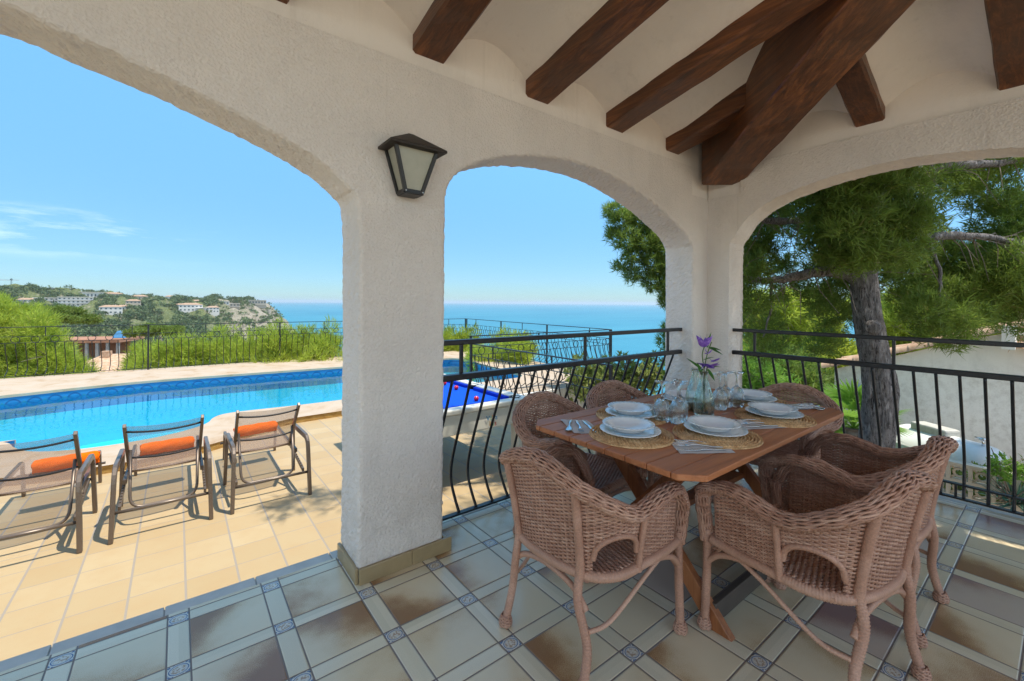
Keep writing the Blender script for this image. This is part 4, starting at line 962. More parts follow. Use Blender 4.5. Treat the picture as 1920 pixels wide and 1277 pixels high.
def towel_mat():
    t = NT('orange terry towel'); v = t.coord(); n = t.noise(v, 220, 2, 0.6); b = t.noise(v, 9, 3)
    return t.end(t.bsdf(t.mix(b, (0.90, 0.125, 0.003), (0.96, 0.18, 0.006)), 0.95, 0, 0.1, t.bump(n, 0.8, 0.006)))
M['towel'] = towel_mat()
def towel_mesh():
    mb = MB(); n = 40; th = np.linspace(0, 2*PI*3.1, 90); r = 0.012+0.048*(th/th[-1])
    # outer roll
    an = np.linspace(0, 2*PI, 36, endpoint=False); xs = np.linspace(-0.20, 0.20, 22); G = np.zeros((22, 36, 3))
    for i, x in enumerate(xs):
        e = 1-0.10*abs(x/0.2)**10; rr = (0.060+0.0015*np.sin(an*5+x*30)+0.002*np.sin(x*47))*e; G[i] = np.stack([np.full(36, x), rr*np.cos(an), 0.060+rr*np.sin(an)*0.97], 1)
    F = [(i*36+k, i*36+(k+1) % 36, (i+1)*36+(k+1) % 36, (i+1)*36+k) for i in range(21) for k in range(36)]
    mb.add(G.reshape(-1, 3), F)
    for s in (-1, 1):    # rolled ends: a spiral step
        pts = [(s*0.2005+s*0.006*math.sin(q*3), rr*math.cos(q), 0.060+rr*math.sin(q)) for q, rr in zip(th, r*0.92)]; mb.tube(pts, 0.0085, 6)
    return mb
TW_ = tag(towel_mesh().build('rolled_towel', M['towel'], smooth=True), 'x', 'towel', 'rolled towels on the loungers')
LG = [((1.040, 2.170, D), 0.0, 'brown mesh sun lounger closest to the white pillar', 'orange rolled towel on the lounger closest to the pillar', (1.055, 3.36), 0.10),
      ((0.260, 2.170, D), 0.0, 'brown mesh sun lounger in the middle of the three', 'orange rolled towel on the middle lounger', (0.27, 3.22), 0.06),
      ((-0.535, 2.150, D), 0.0, 'brown mesh sun lounger cut by the left edge of the photo', 'orange rolled towel on the lounger furthest from the pillar', (-0.44, 3.20), 0.05)]
for i, (loc, rz, lab, tl, tp, tr_) in enumerate(LG):
    if i == 0: L0 = make_lounger(lab, loc, rz)
    else: dup(L0, loc, rz, lab)
    o = TW_ if i == 0 else TW_.copy()
    if i: COL.objects.link(o)
    o.location = (tp[0], tp[1], D+0.338); o.rotation_euler = (0, 0, tr_); o['label'] = tl

# ------------------------------------------------------------------ pool table
pt = thing('pool_table', 'white outdoor pool table with bright blue cloth beside the curved railing', 'pool table', (2.80, 2.38, D))
PW, PLn, PH = 0.655, 0.99, 0.80
M['cloth'] = simple('blue pool cloth', (0.006, 0.075, 0.56), 0.9, spec=0.1, var=0.05, nscale=30)
M['cushion'] = simple('blue cushion', (0.004, 0.030, 0.36), 0.8, spec=0.1, var=0.05)
M['ptwhite'] = simple('cream pool table lacquer', (0.66, 0.62, 0.53), 0.35, var=0.03)
mb = MB()
for s in (-1, 1): mb.box((s*(PW-0.03), 0, PH-0.16), (0.05, 2*PLn-0.10, 0.20)); mb.box((0, s*(PLn-0.03), PH-0.16), (2*PW-0.012, 0.05, 0.20))
mb.build('apron', M['ptwhite'], pt, bevel=0.01)
mb = MB()
for s in (-1, 1): mb.box((s*(PW-0.045), 0, PH-0.0275), (0.13, 2*PLn+0.03, 0.055)); mb.box((0, s*(PLn-0.045), PH-0.0285), (2*PW-0.22+0.0, 0.13, 0.053))
mb.build('top_rail', M['ptwhite'], pt, bevel=0.014)
mb = MB(); mb.box((0, 0, PH-0.065), (2*PW-0.2, 2*PLn-0.2, 0.03)); mb.build('cloth', M['cloth'], pt)
for s in (-1, 1):
    mb = MB(); mb.prism([(s*(PW-0.112), -PLn+0.19), (s*(PW-0.165), -PLn+0.24), (s*(PW-0.165), -0.09), (s*(PW-0.112), -0.06)][::s], PH-0.052, PH-0.012)
    mb.build('cushion', M['cushion'], pt, bevel=0.008)
    mb = MB(); mb.prism([(s*(PW-0.112), PLn-0.19), (s*(PW-0.165), PLn-0.24), (s*(PW-0.165), 0.09), (s*(PW-0.112), 0.06)][::-s], PH-0.052, PH-0.012)
    mb.build('cushion', M['cushion'], pt, bevel=0.008)
    mb = MB(); mb.prism([(-PW+0.19, s*(PLn-0.112)), (-PW+0.24, s*(PLn-0.165)), (PW-0.24, s*(PLn-0.165)), (PW-0.19, s*(PLn-0.112))][::-s], PH-0.052, PH-0.012)
    mb.build('cushion', M['cushion'], pt, bevel=0.008)
    for y in (-PLn+0.115, 0.0, PLn-0.115):
        mb = MB(); mb.lathe([(0.0, PH-0.06), (0.052, PH-0.06), (0.055, PH+0.004), (0.066, PH+0.004), (0.066, PH-0.01)], 18, (s*(PW-0.100-(0.012 if y else 0)), y, 0)); mb.build('pocket', M['iron'], pt, smooth=True)
    for y in (-PLn+0.075, PLn-0.075):
        mb = MB(); mb.box((s*(PW-0.075), y, (PH-0.25)/2), (0.14, 0.14, PH-0.25)); mb.build('leg', M['ptwhite'], pt, bevel=0.012)
# hand-painted style lettering on the end apron
def text_mesh(body, size, ext=0.0012):
    c = bpy.data.curves.new('lettering', 'FONT'); c.body = body; c.size = size; c.extrude = ext; c.resolution_u = 3
    o = bpy.data.objects.new('lettering', c); COL.objects.link(o); dg = bpy.context.evaluated_depsgraph_get(); dg.update()
    me = bpy.data.meshes.new_from_object(o.evaluated_get(dg)); bpy.data.objects.remove(o); bpy.data.curves.remove(c); return me
cols = {'V': (0.02, 0.16, 0.30), 'i': (0.03, 0.25, 0.16), 'l': (0.55, 0.25, 0.03), 'a': (0.02, 0.22, 0.42), 'P': (0.01, 0.20, 0.40), 'u': (0.03, 0.28, 0.14), 's': (0.50, 0.08, 0.05)}
for word, wx, wz, sc_ in (('Villa', 0.075, PH-0.175, 0.075), ('lus', 0.115, PH-0.235, 0.075)):
    x = wx
    for chr_ in word:
        me = text_mesh(chr_, sc_); mm = simple('lettering '+chr_, cols.get(chr_, (0.03, 0.2, 0.3)), 0.6); me.materials.append(mm)
        o = bpy.data.objects.new('lettering', me); COL.objects.link(o); o.parent = pt; o.location = (x, -PLn-0.0060, wz); o.rotation_euler = (PI/2, 0, 0)
        x += {'V': 0.052, 'i': 0.020, 'l': 0.020, 'a': 0.043, 'u': 0.044}.get(chr_, 0.04)*sc_/0.075
M['ball'] = simple('red pool ball', (0.55, 0.012, 0.035), 0.12, var=0.02)
for i, (x, y, lab) in enumerate([(2.994, 1.758, 'red ball nearest the end of the blue pool table'), (3.13, 2.43, 'red ball in the middle of the blue cloth near the side pocket'), (3.16, 2.79, 'red ball seen right beside the white pillar')]):
    mb = MB(); mb.lathe([(0.0287*math.sin(a), 0.0287*(1-math.cos(a))) for a in np.linspace(0, PI, 14)], 22)
    o = mb.build('pool_ball', M['ball'], smooth=True); o.location = (x, y, D+PH-0.050); tag(o, lab, 'pool ball', 'balls on the pool table')

# ------------------------------------------------------------------ bulging pool fences
def pool_fence(name, label, p0, p1, z0, h, post_at, sp=0.155, bulge=0.16, rings2=False, side=1, group='pool fences'):
    p0 = np.array(p0, float); p1 = np.array(p1, float); L = np.linalg.norm(p1-p0); rz = math.atan2(p1[1]-p0[1], p1[0]-p0[0])
    f = thing(name, label, 'fence', (p0[0], p0[1], z0), rz, group)
    r1, r2 = h*0.69, h*0.815
    mb = MB(); mb.box((L/2, 0, h), (L, 0.036, 0.016)); mb.build('handrail', M['iron'], f)
    for z in (r1, r2): mb = MB(); mb.box((L/2, 0, z), (L, 0.016, 0.009)); mb.build('rail', M['iron'], f)
    mb = MB(); mb.box((L/2, 0.0, 0.045), (L, 0.020, 0.010)); mb.build('rail', M['iron'], f)
    for q in post_at: mb = MB(); mb.box((q, 0, h/2), (0.034, 0.034, h)); mb.build('post', M['iron'], f)
    for q in np.arange(0.75, L, 1.5):
        if min(abs(q-np.array(post_at))) > 0.3: mb = MB(); mb.box((q, 0, (h+r2)/2), (0.016, 0.016, h-r2)); mb.build('stub', M['iron'], f)
    pc = catmull([(0, r1), (0.012*side, r1*0.85), (bulge*0.55*side, r1*0.58), (bulge*side, r1*0.33), (bulge*0.85*side, r1*0.20), (0.02*side, 0.09), (0, 0.045)], 4)
    bs = np.arange(sp/2, L, sp)
    an = np.linspace(0, 2*PI, 15)[:-1]; rr = (r2-r1)/2
    for i, b in enumerate(bs):
        mb = MB(); mb.tube([(b, q[0], q[1]) for q in pc], 0.0085, 5); mb.build('baluster', M['iron'], f, smooth=True)
        if i % 2 == 0 and i+1 < len(bs):
            c = b+sp; mb = MB(); mb.tube([(c+rr*math.cos(a), 0, (r1+r2)/2+rr*math.sin(a)) for a in an], 0.007, 5, closed=True); mb.build('ring', M['iron'], f, smooth=True)
            if rings2:
                mb = MB(); mb.tube([(c+0.052*math.cos(a), side*(bulge*0.86+0.01), r1*0.24+0.052*math.sin(a)) for a in an], 0.005, 5, closed=True); mb.build('ring', M['iron'], f, smooth=True)
    return f
FZ = KZ
pool_fence('pool_fence', 'black bulging ringed fence along the far side of the pool, left of the pillar', (-4.3, 12.15), (4.55, 11.85), FZ, 1.14, [1.09, 4.06, 7.03, 8.83])
pool_fence('pool_fence', 'black bulging iron fence with rings over the sea at the far corner of the pool', (4.60, 11.85), (9.10, 11.90), FZ, 1.14, [0.02, 2.25, 4.48])
pool_fence('pool_fence', 'black bulging iron fence running down the right side of the pool towards us', (9.12, 11.88), (8.55, 4.42), FZ, 1.14, [0.02, 2.5, 5.0, 7.45])
pool_fence('pool_fence', 'black bulging iron fence on top of the white retaining wall', (8.53, 4.40), (4.62, 4.50), FZ, 1.14, [0.0, 3.88], side=1, bulge=0.16, rings2=False)
pool_fence('pool_fence', 'black iron fence with two rows of rings beside the pool table', (4.60, 4.44), (4.52, 1.10), D, 1.10, [0.04, 3.33], bulge=0.15, rings2=True, side=1)
# ------------------------------------------------------------------ ground, sea, headland
SEA = -60.0
def foliage_mat(name, dark, light, trans=0.35, scale=1.4):
    t = NT(name); W = t.world(); n = t.noise(W, scale, 4, 0.6); g = t.n('NewGeometry')
    r = t.n('TexWhiteNoise', noise_dimensions='1D'); t.l(g.outputs['Random Per Island'], r.inputs['W'])
    c = t.mix(t.mr(n, 0.32, 0.68), dark, light); c = t.mix(t.math('MULTIPLY', r.outputs['Value'], 0.45), c, tuple(k*1.6 for k in light))
    c = t.mix(t.mr(r.outputs['Value'], 0.93, 0.97, 0, 0.6), c, (0.20, 0.13, 0.07))
    d = t.bsdf(c, 0.55, 0, 0.25); tl = t.n('BsdfTranslucent'); t.l(t.mix(0.5, c, tuple(min(1, k*2.2) for k in light)), tl.inputs[0])
    mx = t.n('MixShader'); mx.inputs[0].default_value = trans; t.l(d, mx.inputs[1]); t.l(tl.outputs[0], mx.inputs[2]); return t.end(mx.outputs[0])
M['pine'] = foliage_mat('pine needles', (0.040, 0.070, 0.014), (0.165, 0.235, 0.042), 0.40, 4.0)
M['pine_lime'] = foliage_mat('young pine needles', (0.090, 0.135, 0.018), (0.34, 0.40, 0.05), 0.45, 3.6)
M['pine_far'] = foliage_mat('distant pine crown', (0.085, 0.125, 0.020), (0.15, 0.20, 0.035), 0.3, 0.5)
M['scrub'] = foliage_mat('flowering scrub', (0.11, 0.16, 0.035), (0.26, 0.28, 0.08), 0.4, 1.0)
M['palm'] = foliage_mat('palm frond', (0.075, 0.16, 0.022), (0.17, 0.30, 0.045), 0.4, 1.6)
M['agave'] = foliage_mat('blue green spiky leaf', (0.030, 0.095, 0.070), (0.075, 0.170, 0.125), 0.15, 1.6)
def bark_mat():
    t = NT('pine bark'); v = t.coord('Object', (1, 1, 0.42)); n = t.noise(v, 24, 6, 0.7, 0.8); vo = t.n('TexVoronoi'); vo.inputs['Scale'].default_value = 21; t.l(v, vo.inputs['Vector'])
    c = t.ramp(n, [(0.3, (0.16, 0.14, 0.135)), (0.5, (0.38, 0.345, 0.335)), (0.7, (0.60, 0.56, 0.55))])
    n5 = t.noise(t.coord('Object', (1, 1, 0.16)), 42, 6, 0.75, 1.2); c = t.mix(t.mr(n5, 0.50, 0.40), c, (0.055, 0.046, 0.043)); c = t.mix(t.mr(t.noise(v, 5, 4), 0.45, 0.7, 0, 0.5), c, (0.40, 0.38, 0.38))
    h = t.math('ADD', t.math('MULTIPLY', n, 0.5), t.mr(n5, 0.3, 0.6)); return t.end(t.bsdf(c, 0.95, 0, 0.1, t.bump(h, 1.0, 0.03)))
M['bark'] = bark_mat()
M['twig'] = simple('dead twig', (0.20, 0.155, 0.125), 0.9, var=0.3)
def tufts(centres, dirs, n, L, w, rng, spread=0.9):
    """needle sprays: n thin blades from each twig point"""
    c = np.repeat(centres, n, 0); d = np.repeat(dirs, n, 0)+rng.normal(0, spread, (len(c), 3)); d /= np.linalg.norm(d, axis=1)[:, None]
    ll = L*rng.uniform(0.6, 1.25, len(c))[:, None]; s = np.cross(d, rng.normal(0, 1, (len(c), 3))); s /= np.linalg.norm(s, axis=1)[:, None]+1e-9
    c = c+rng.normal(0, L*0.22, c.shape); hw = w*rng.uniform(0.7, 1.3, len(c))[:, None]/2
    return np.stack([c-s*hw, c+s*hw, c+d*ll], 1)
def clump_pts(c, r, n, rng, inner=0.35):
    v = rng.normal(0, 1, (n, 3)); v /= np.linalg.norm(v, axis=1)[:, None]; q = rng.uniform(inner**3, 1, n)**(1/3)
    lump = 1+0.22*np.sin(v[:, 0:1]*5+c[0]*3)*np.sin(v[:, 1:2]*4.3+c[1]*5)+0.15*np.sin(v[:, 2:3]*7+c[2])
    p = np.array(c)+v*q[:, None]*np.array(r)*lump; d = v*0.8+np.array([0, 0, 0.45]); return p, d
def crown(name, mat, parent, clumps, per, n, L, w, seed, spread=0.9, inner=0.35):
    rng = np.random.default_rng(seed); T = []
    for (c, r) in clumps:
        rr = np.array(r if np.ndim(r) else (r, r, r*0.8)); k = max(12, int(per*(rr.mean()/0.4)**2)); p, d = clump_pts(c, rr, k, rng, inner); T.append(tufts(p, d, n, L, w, rng, spread))
    T = np.concatenate(T); V = T.reshape(-1, 3); me = bpy.data.meshes.new(name)
    m = len(T); me.vertices.add(3*m); me.vertices.foreach_set('co', V.ravel()); me.loops.add(3*m); me.loops.foreach_set('vertex_index', np.arange(3*m, dtype=np.int32))
    me.polygons.add(m); me.polygons.foreach_set('loop_start', np.arange(0, 3*m, 3, dtype=np.int32)); me.polygons.foreach_set('loop_total', np.full(m, 3, np.int32)); me.update(calc_edges=True)
    me.materials.append(mat); o = bpy.data.objects.new(name, me); COL.objects.link(o)
    if parent is not None: o.parent = parent
    return o
def limb(mb, pts, r0, r1, seg=9, wob=0.0, rng=RNG):
    P = catmull(pts, 6); n = len(P); r = np.linspace(r0, r1, n)*(1+rng.normal(0, 0.05, n)); P = P+rng.normal(0, wob, P.shape); return mb.tube(P, r, seg)
# terrain as one sheet in polar rings round the house; forward left it rises to the headland, elsewhere it drops to the sea
def terrain(r, phi):
    """phi: angle right of the camera axis (degrees)"""
    land = 1/(1+math.exp((phi+27.0)/1.1))          # 1 on the headland side
    land = land if phi > -95 else 1.0
    if r < 16: base = -1.0-0.10*r
    else: base = None
    ra = np.interp(r, [0, 5, 12, 20, 40, 80, 150], [-1.2, -1.35, -2.4, -5.0, -16, -38, -64]) if True else 0
    la = np.interp(r, [0, 5, 12, 20, 40, 80, 150, 300, 420, 560, 700, 860, 980, 1150, 1500], [-1.2, -1.35, -2.4, -4.4, -8.0, -16, -28, -45, -54, -50, -34, -12, 0, -14, -60])
    sky_ = np.interp(phi, [-62, -50, -46, -42, -38, -34, -31, -29.5, -28.4, -27.4, -26.4], [30, 18, 14, 9, 5, 2, 0, -3, -14, -30, -64])
    if r > 420: la = la+sky_*np.clip((r-420)/440, 0, 1)
    h = ra*(1-land)+la*land
    if phi > 45 or phi < -95:                      # inland and behind: gently rising plots
        k = np.clip((phi-45)/30, 0, 1) if phi > 45 else np.clip((-95-phi)/30, 0, 1)
        h = h*(1-k)+k*np.interp(r, [0, 5, 12, 30, 80, 300, 1500], [-1.2, -1.3, -1.6, -1.0, 3, 16, 40])
    if r > 300: h += 5*math.sin(r*0.021+phi*0.9)*math.sin(phi*1.3+2)*np.clip((r-300)/200, 0, 1)*(1 if h > -52 else 0)
    return h
rr_ = np.concatenate([np.linspace(0.5, 20, 16), np.geomspace(22, 380, 26), np.linspace(400, 1200, 64), [1400, 1600, 2000]])
ph_ = np.concatenate([np.linspace(-180, -64, 30), np.linspace(-62, -24, 170), np.linspace(-22, 178, 80)])
def pol(r, phi): a = math.radians(phi); d = FW*math.cos(a)+RT*math.sin(a); return np.array([EYE[0]+d[0]*r, EYE[1]+d[1]*r])
G = np.zeros((len(rr_), len(ph_), 3)); rg = np.random.default_rng(5)
def rock(r, phi):   # craggy cliff steps
    return 0.0
for i, r in enumerate(rr_):
    for j, p in enumerate(ph_): xy = pol(r, p); G[i, j] = (xy[0], xy[1], terrain(r, p))
far = (rr_ > 430)[:, None]*np.ones((1, len(ph_)))
crag = 4.5*np.sin(G[:, :, 0]*0.11+2*np.sin(G[:, :, 1]*0.05))*np.sin(G[:, :, 1]*0.083+1)+3.0*np.sin(G[:, :, 0]*0.27)*np.sin(G[:, :, 1]*0.23)
G[:, :, 2] += crag*far*np.clip((G[:, :, 2]+60)/15, 0, 1)
mb = MB(); n, m = G.shape[:2]
F = [(i*m+k, (i+1)*m+k, (i+1)*m+(k+1) % m, i*m+(k+1) % m) for i in range(n-1) for k in range(m)]
mb.add(G.reshape(-1, 3), F)
def ground_mat():
    t = NT('dry ground and rock'); W = t.world(); n = t.noise(W, 0.05, 6, 0.65); n2 = t.noise(W, 1.2, 5, 0.6); n3 = t.noise(W, 0.45, 6, 0.7)
    g = t.n('NewGeometry'); sp = t.n('SeparateXYZ'); t.l(g.outputs['Normal'], sp.inputs[0]); st = t.math('ABSOLUTE', sp.outputs['Z'])
    soil = t.mix(n2, (0.26, 0.185, 0.115), (0.40, 0.30, 0.20)); rockc = t.ramp(n3, [(0.3, (0.12, 0.10, 0.075)), (0.5, (0.29, 0.245, 0.195)), (0.7, (0.42, 0.36, 0.30))])
    veg = t.mix(t.mr(n3, 0.4, 0.6), (0.075, 0.100, 0.036), (0.145, 0.155, 0.065))
    dist = t.n('VectorMath', operation='LENGTH'); t.l(g.outputs['Position'], dist.inputs[0])
    dr = t.n('VectorMath', operation='DOT_PRODUCT'); dr.inputs[1].default_value = tuple(RT); t.l(g.outputs['Position'], dr.inputs[0]); df = t.n('VectorMath', operation='DOT_PRODUCT'); df.inputs[1].default_value = tuple(FW); t.l(g.outputs['Position'], df.inputs[0])
    tip = t.mr(t.math('ADD', t.math('DIVIDE', dr.outputs['Value'], df.outputs['Value']), t.math('MULTIPLY', n, 0.25)), -0.60, -0.48, 0, 1, True)
    fv = t.mix(t.mr(n, 0.56, 0.70, 0, 0.8), veg, rockc); fv = t.mix(t.mr(st, 0.62, 0.42), fv, rockc)
    fv = t.mix(t.math('MULTIPLY', tip, 0.85), fv, rockc)
    c = t.mix(t.mr(dist.outputs['Value'], 60, 160), soil, fv)
    return t.end(t.bsdf(c, 0.95, 0, 0.1, t.bump(t.math('ADD', n2, n3), 0.4, 0.3)))
M['ground'] = ground_mat()
tag(mb.build('ground', M['ground'], smooth=False), kind='structure')
def sea_mat():
    t = NT('sea'); W = t.world((1, 1, 1)); n = t.noise(W, 0.06, 5, 0.6); n2 = t.noise(t.world((0.35, 1, 1)), 0.006, 4, 0.6)
    c = t.mix(t.mr(n2, 0.35, 0.65), (0.018, 0.165, 0.245), (0.038, 0.215, 0.290))
    return t.end(t.bsdf(c, 0.45, 0, 0.28, t.bump(n, 0.5, 2.0)))
M['sea'] = sea_mat()
mb = MB(); rr2 = [60, 150, 400, 1000, 3000, 9000, 27000]; aa = np.linspace(-64, 80, 40)
Gs = np.array([[(*pol(r, a), SEA) for a in aa] for r in rr2]); n, m = Gs.shape[:2]
mb.add(Gs.reshape(-1, 3), [(i*m+k, (i+1)*m+k, (i+1)*m+k+1, i*m+k+1) for i in range(n-1) for k in range(m-1)])
tag(mb.build('sea', M['sea']), kind='structure')

# ------------------------------------------------------------------ headland: wood, villas, crane
rng = np.random.default_rng(21)
def tz(r, p): 
    i = np.clip(np.searchsorted(rr_, r)-1, 0, len(rr_)-2); j = np.clip(np.searchsorted(ph_, p)-1, 0, len(ph_)-2)
    a = (r-rr_[i])/(rr_[i+1]-rr_[i]); b = (p-ph_[j])/(ph_[j+1]-ph_[j]); z = G[:, :, 2]
    return (z[i, j]*(1-a)+z[i+1, j]*a)*(1-b)+(z[i, j+1]*(1-a)+z[i+1, j+1]*a)*b
def at_px(px, r):  # direction of a column of the photo, in degrees right of the axis
    return math.degrees(math.atan((px-960)/811.34))
HS = [(15, 562, 930, 16, 10, 6, 'hip', 'villa_cream', 'cream villa with a tiled roof at the left edge of the headland', 2), (37, 560, 990, 40, 12, 9, 'flat', 'villa_cream', 'long beige apartment block on the headland under the crane', 2),
      (52, 574, 840, 18, 10, 6, 'hip', 'villa_white', 'white villa below the long beige apartment block', 2), (92, 577, 830, 24, 11, 10, 'flat', 'villa_white', 'white three-storey block with rows of dark windows', 3), (108, 556, 1010, 34, 12, 10, 'flat', 'concrete', 'unfinished concrete block on the skyline of the headland', 3),
      (142, 577, 820, 30, 12, 11, 'flat', 'villa_white', 'modern white villa with long glazed balconies', 3), (165, 562, 960, 34, 12, 9, 'flat', 'villa_white', 'plain white box of a building on the skyline', 1), (212, 559, 980, 22, 11, 5, 'hip', 'villa_cream', 'low villa with a tiled roof between skyline pines', 1),
      (208, 591, 760, 20, 11, 8, 'hip', 'villa_white', 'white villa alone in the middle of the wooded slope', 2), (250, 578, 830, 15, 10, 8, 'hip', 'villa_cream', 'small cream villa right of the white hillside villa', 2), (262, 565, 960, 19, 11, 6, 'hip', 'villa_cream', 'cream villa on the skyline left of the middle', 1),
      (312, 578, 880, 18, 11, 6, 'hip', 'villa_cream', 'cream villa with a tiled roof in the wood left of the white cluster', 1), (320, 565, 980, 14, 10, 6, 'hip', 'villa_white', 'tiny white villa on the skyline in the middle of the headland', 1), (358, 586, 820, 26, 13, 9, 'hip', 'villa_white', 'largest white villa of the cluster with a broad tiled roof', 2),
      (380, 588, 810, 14, 10, 6, 'flat', 'villa_white', 'flat white wing beside the largest white villa', 1), (399, 588, 810, 15, 10, 7, 'hip', 'villa_white', 'rightmost white villa of the cluster above the bare slope', 2), (421, 574, 900, 12, 9, 6, 'flat', 'villa_white', 'small white villa among pines near the cliff', 1), (483, 573, 900, 24, 10, 7, 'flat', 'villa_cream', 'stone coloured villa on top of the cliff', 1)]
HS += [(66, 570, 900, 14, 9, 6, 'hip', 'villa_cream', 'small cream villa between the two white blocks below the crane', 1), (122, 590, 790, 15, 9, 6, 'flat', 'villa_white', 'low white house under the modern white villa', 1), (186, 573, 880, 14, 9, 5, 'hip', 'villa_cream', 'small tiled villa just right of the modern white villa', 1), (231, 586, 790, 12, 9, 6, 'hip', 'villa_white', 'small white house on the slope right of the lone hillside villa', 1),
       (296, 584, 840, 14, 9, 6, 'hip', 'villa_white', 'small white villa below the cream villa left of the cluster', 1), (338, 580, 850, 12, 9, 5, 'hip', 'villa_cream', 'small cream villa touching the left of the white cluster', 1), (366, 572, 930, 16, 9, 5, 'hip', 'villa_cream', 'low tiled villa above the white cluster', 1), (440, 577, 880, 13, 9, 5, 'flat', 'villa_cream', 'small cream house above the cliff left of the stone villa', 1), (284, 572, 930, 13, 9, 5, 'flat', 'villa_white', 'tiny flat roofed white house on the wooded ridge', 1)]
HPOS = [(at_px(h[0], h[2]), h[2], 0.5*math.degrees(h[3]*0.5/h[2])+0.05, h[4]) for h in HS]
clumps = []
for k in range(8000):
    p = rng.uniform(-56, -28.0); r = rng.uniform(440, 1000); z = tz(r, p); q = math.sin(p*2.1+r*0.013)+math.sin(r*0.03-p)
    if z < -52 or (q < -0.9): continue
    if p > -35 and r > 600 and z < -6 and rng.random() < 0.75: continue
    if any(abs(p-hp) < hw_ and hr-45 < r < hr+hd for hp, hr, hw_, hd in HPOS): continue
    xy = pol(r, p); s = rng.uniform(2.2, 4.6); clumps.append(((xy[0], xy[1], z+s*0.55), (s*1.15, s*1.15, s*0.75)))
def blobs(clumps, per, rng, L):
    """leafy masses made of many small faces"""
    T = []
    for c, r in clumps:
        v = rng.normal(0, 1, (per, 3)); v /= np.linalg.norm(v, axis=1)[:, None]; v[:, 2] = np.abs(v[:, 2])*1.0-0.15
        p = np.array(c)+v*np.array(r)*rng.uniform(0.75, 1.08, (per, 1)); a = rng.normal(0, 1, (per, 3))*L+0; b = rng.normal(0, 1, (per, 3))*L
        T.append(np.stack([p, p+a, p+b], 1))
    return np.concatenate(T)
def tri_obj(name, T, mat, parent=None):
    me = bpy.data.meshes.new(name); m = len(T); me.vertices.add(3*m); me.vertices.foreach_set('co', T.ravel()); me.loops.add(3*m); me.loops.foreach_set('vertex_index', np.arange(3*m, dtype=np.int32))
    me.polygons.add(m); me.polygons.foreach_set('loop_start', np.arange(0, 3*m, 3, dtype=np.int32)); me.polygons.foreach_set('loop_total', np.full(m, 3, np.int32)); me.update(calc_edges=True); me.materials.append(mat)
    o = bpy.data.objects.new(name, me); COL.objects.link(o)
    if parent is not None: o.parent = parent
    return o
M['wood_far'] = foliage_mat('distant wood', (0.050, 0.078, 0.030), (0.105, 0.140, 0.052), 0.1, 0.03)
o = tri_obj('headland_wood', blobs(clumps, 40, rng, 1.25), M['wood_far']); tag(o, kind='stuff', label='dark green pine wood covering the headland across the bay', cat='wood')
M['villa_white'] = simple('villa white', (0.60, 0.57, 0.53), 0.8, var=0.04); M['villa_cream'] = simple('villa cream', (0.40, 0.335, 0.26), 0.8, var=0.05)
M['villa_roof'] = simple('villa roof', (0.36, 0.235, 0.155), 0.9, var=0.15, nscale=0.5); M['villa_glass'] = simple('villa glazing', (0.05, 0.08, 0.10), 0.2, var=0.1)
M['concrete'] = simple('raw concrete', (0.26, 0.245, 0.22), 0.9, var=0.1, nscale=0.4); M['rustred'] = simple('brick and rust', (0.34, 0.16, 0.09), 0.9, var=0.2, nscale=0.8)
def far_house(px, py, r, w, d, h, roof, wall, label, floors=2, yaw=0.0):
    p = at_px(px, r); xy = pol(r, p); tt = r*math.cos(math.radians(p)); z = EYE[2]-(py-(567.6+(px-960)*0.007))*tt/811.34
    # the base py is where the photo shows the foot of the house
    ang = math.atan2(EYE[1]-xy[1], EYE[0]-xy[0])+PI/2+yaw
    t = thing('villa', label, 'house', (xy[0], xy[1], z), ang, 'villas on the headland')
    w, h = w*1.12, h*1.15; t.location.z += 1.5
    mb = MB(); mb.box((0, 0, h/2-3), (w, d, h+6)); mb.build('wall', M[wall], t)
    if roof == 'hip':
        mb = MB(); e = 0.6; mb.hexa([(-w/2-e, -d/2-e, h), (w/2+e, -d/2-e, h), (w/2+e, d/2+e, h), (-w/2-e, d/2+e, h), (-w/4, -0.2, h+d*0.22), (w/4, -0.2, h+d*0.22), (w/4, 0.2, h+d*0.22), (-w/4, 0.2, h+d*0.22)]); rf_ = mb.build('roof', M['villa_roof'], t)
        mb2 = MB(); mb2.box((w/5, d/8, h+d*0.17), (0.9, 0.9, 2.2)); mb2.build('chimney', M[wall], rf_)
    else:
        mb = MB(); mb.box((0, -0.8, h+0.15), (w+1.2, d+1.6, 0.5)); mb.build('roof', M['villa_white'], t)
    for f in range(floors):
        nw = max(2, int(w/4.2)); zz = h*(f+0.55)/floors
        for k in range(nw):
            x = -w/2+w*(k+0.5)/nw; mb = MB(); mb.box((x, -d/2-0.02, zz), (w/nw*0.42, 0.16, h/floors*0.38)); mb.build('window', M['villa_glass'], t)
        if roof != 'hip':
            mb = MB(); mb.box((0, -d/2-0.9, h*f/floors+0.12), (w+0.8, 1.8, 0.3)); mb.build('balcony', M['villa_white'], t)
    return t
for h in HS: far_house(*h)
p = at_px(504, 900); xy = pol(900, p); t = thing('watchtower', 'round stone watchtower at the tip of the cliff', 'tower', (xy[0], xy[1], tz(900, p)-2), 0)
mb = MB(); mb.lathe([(0, 0), (3.6, 0), (3.1, 12), (3.4, 12.3), (3.4, 13), (0, 13)], 18); mb.build('wall', M['villa_cream'], t)
mb = MB(); mb.box((0, -3.2, 8.5), (0.8, 0.5, 1.4)); mb.build('window', M['villa_glass'], t)
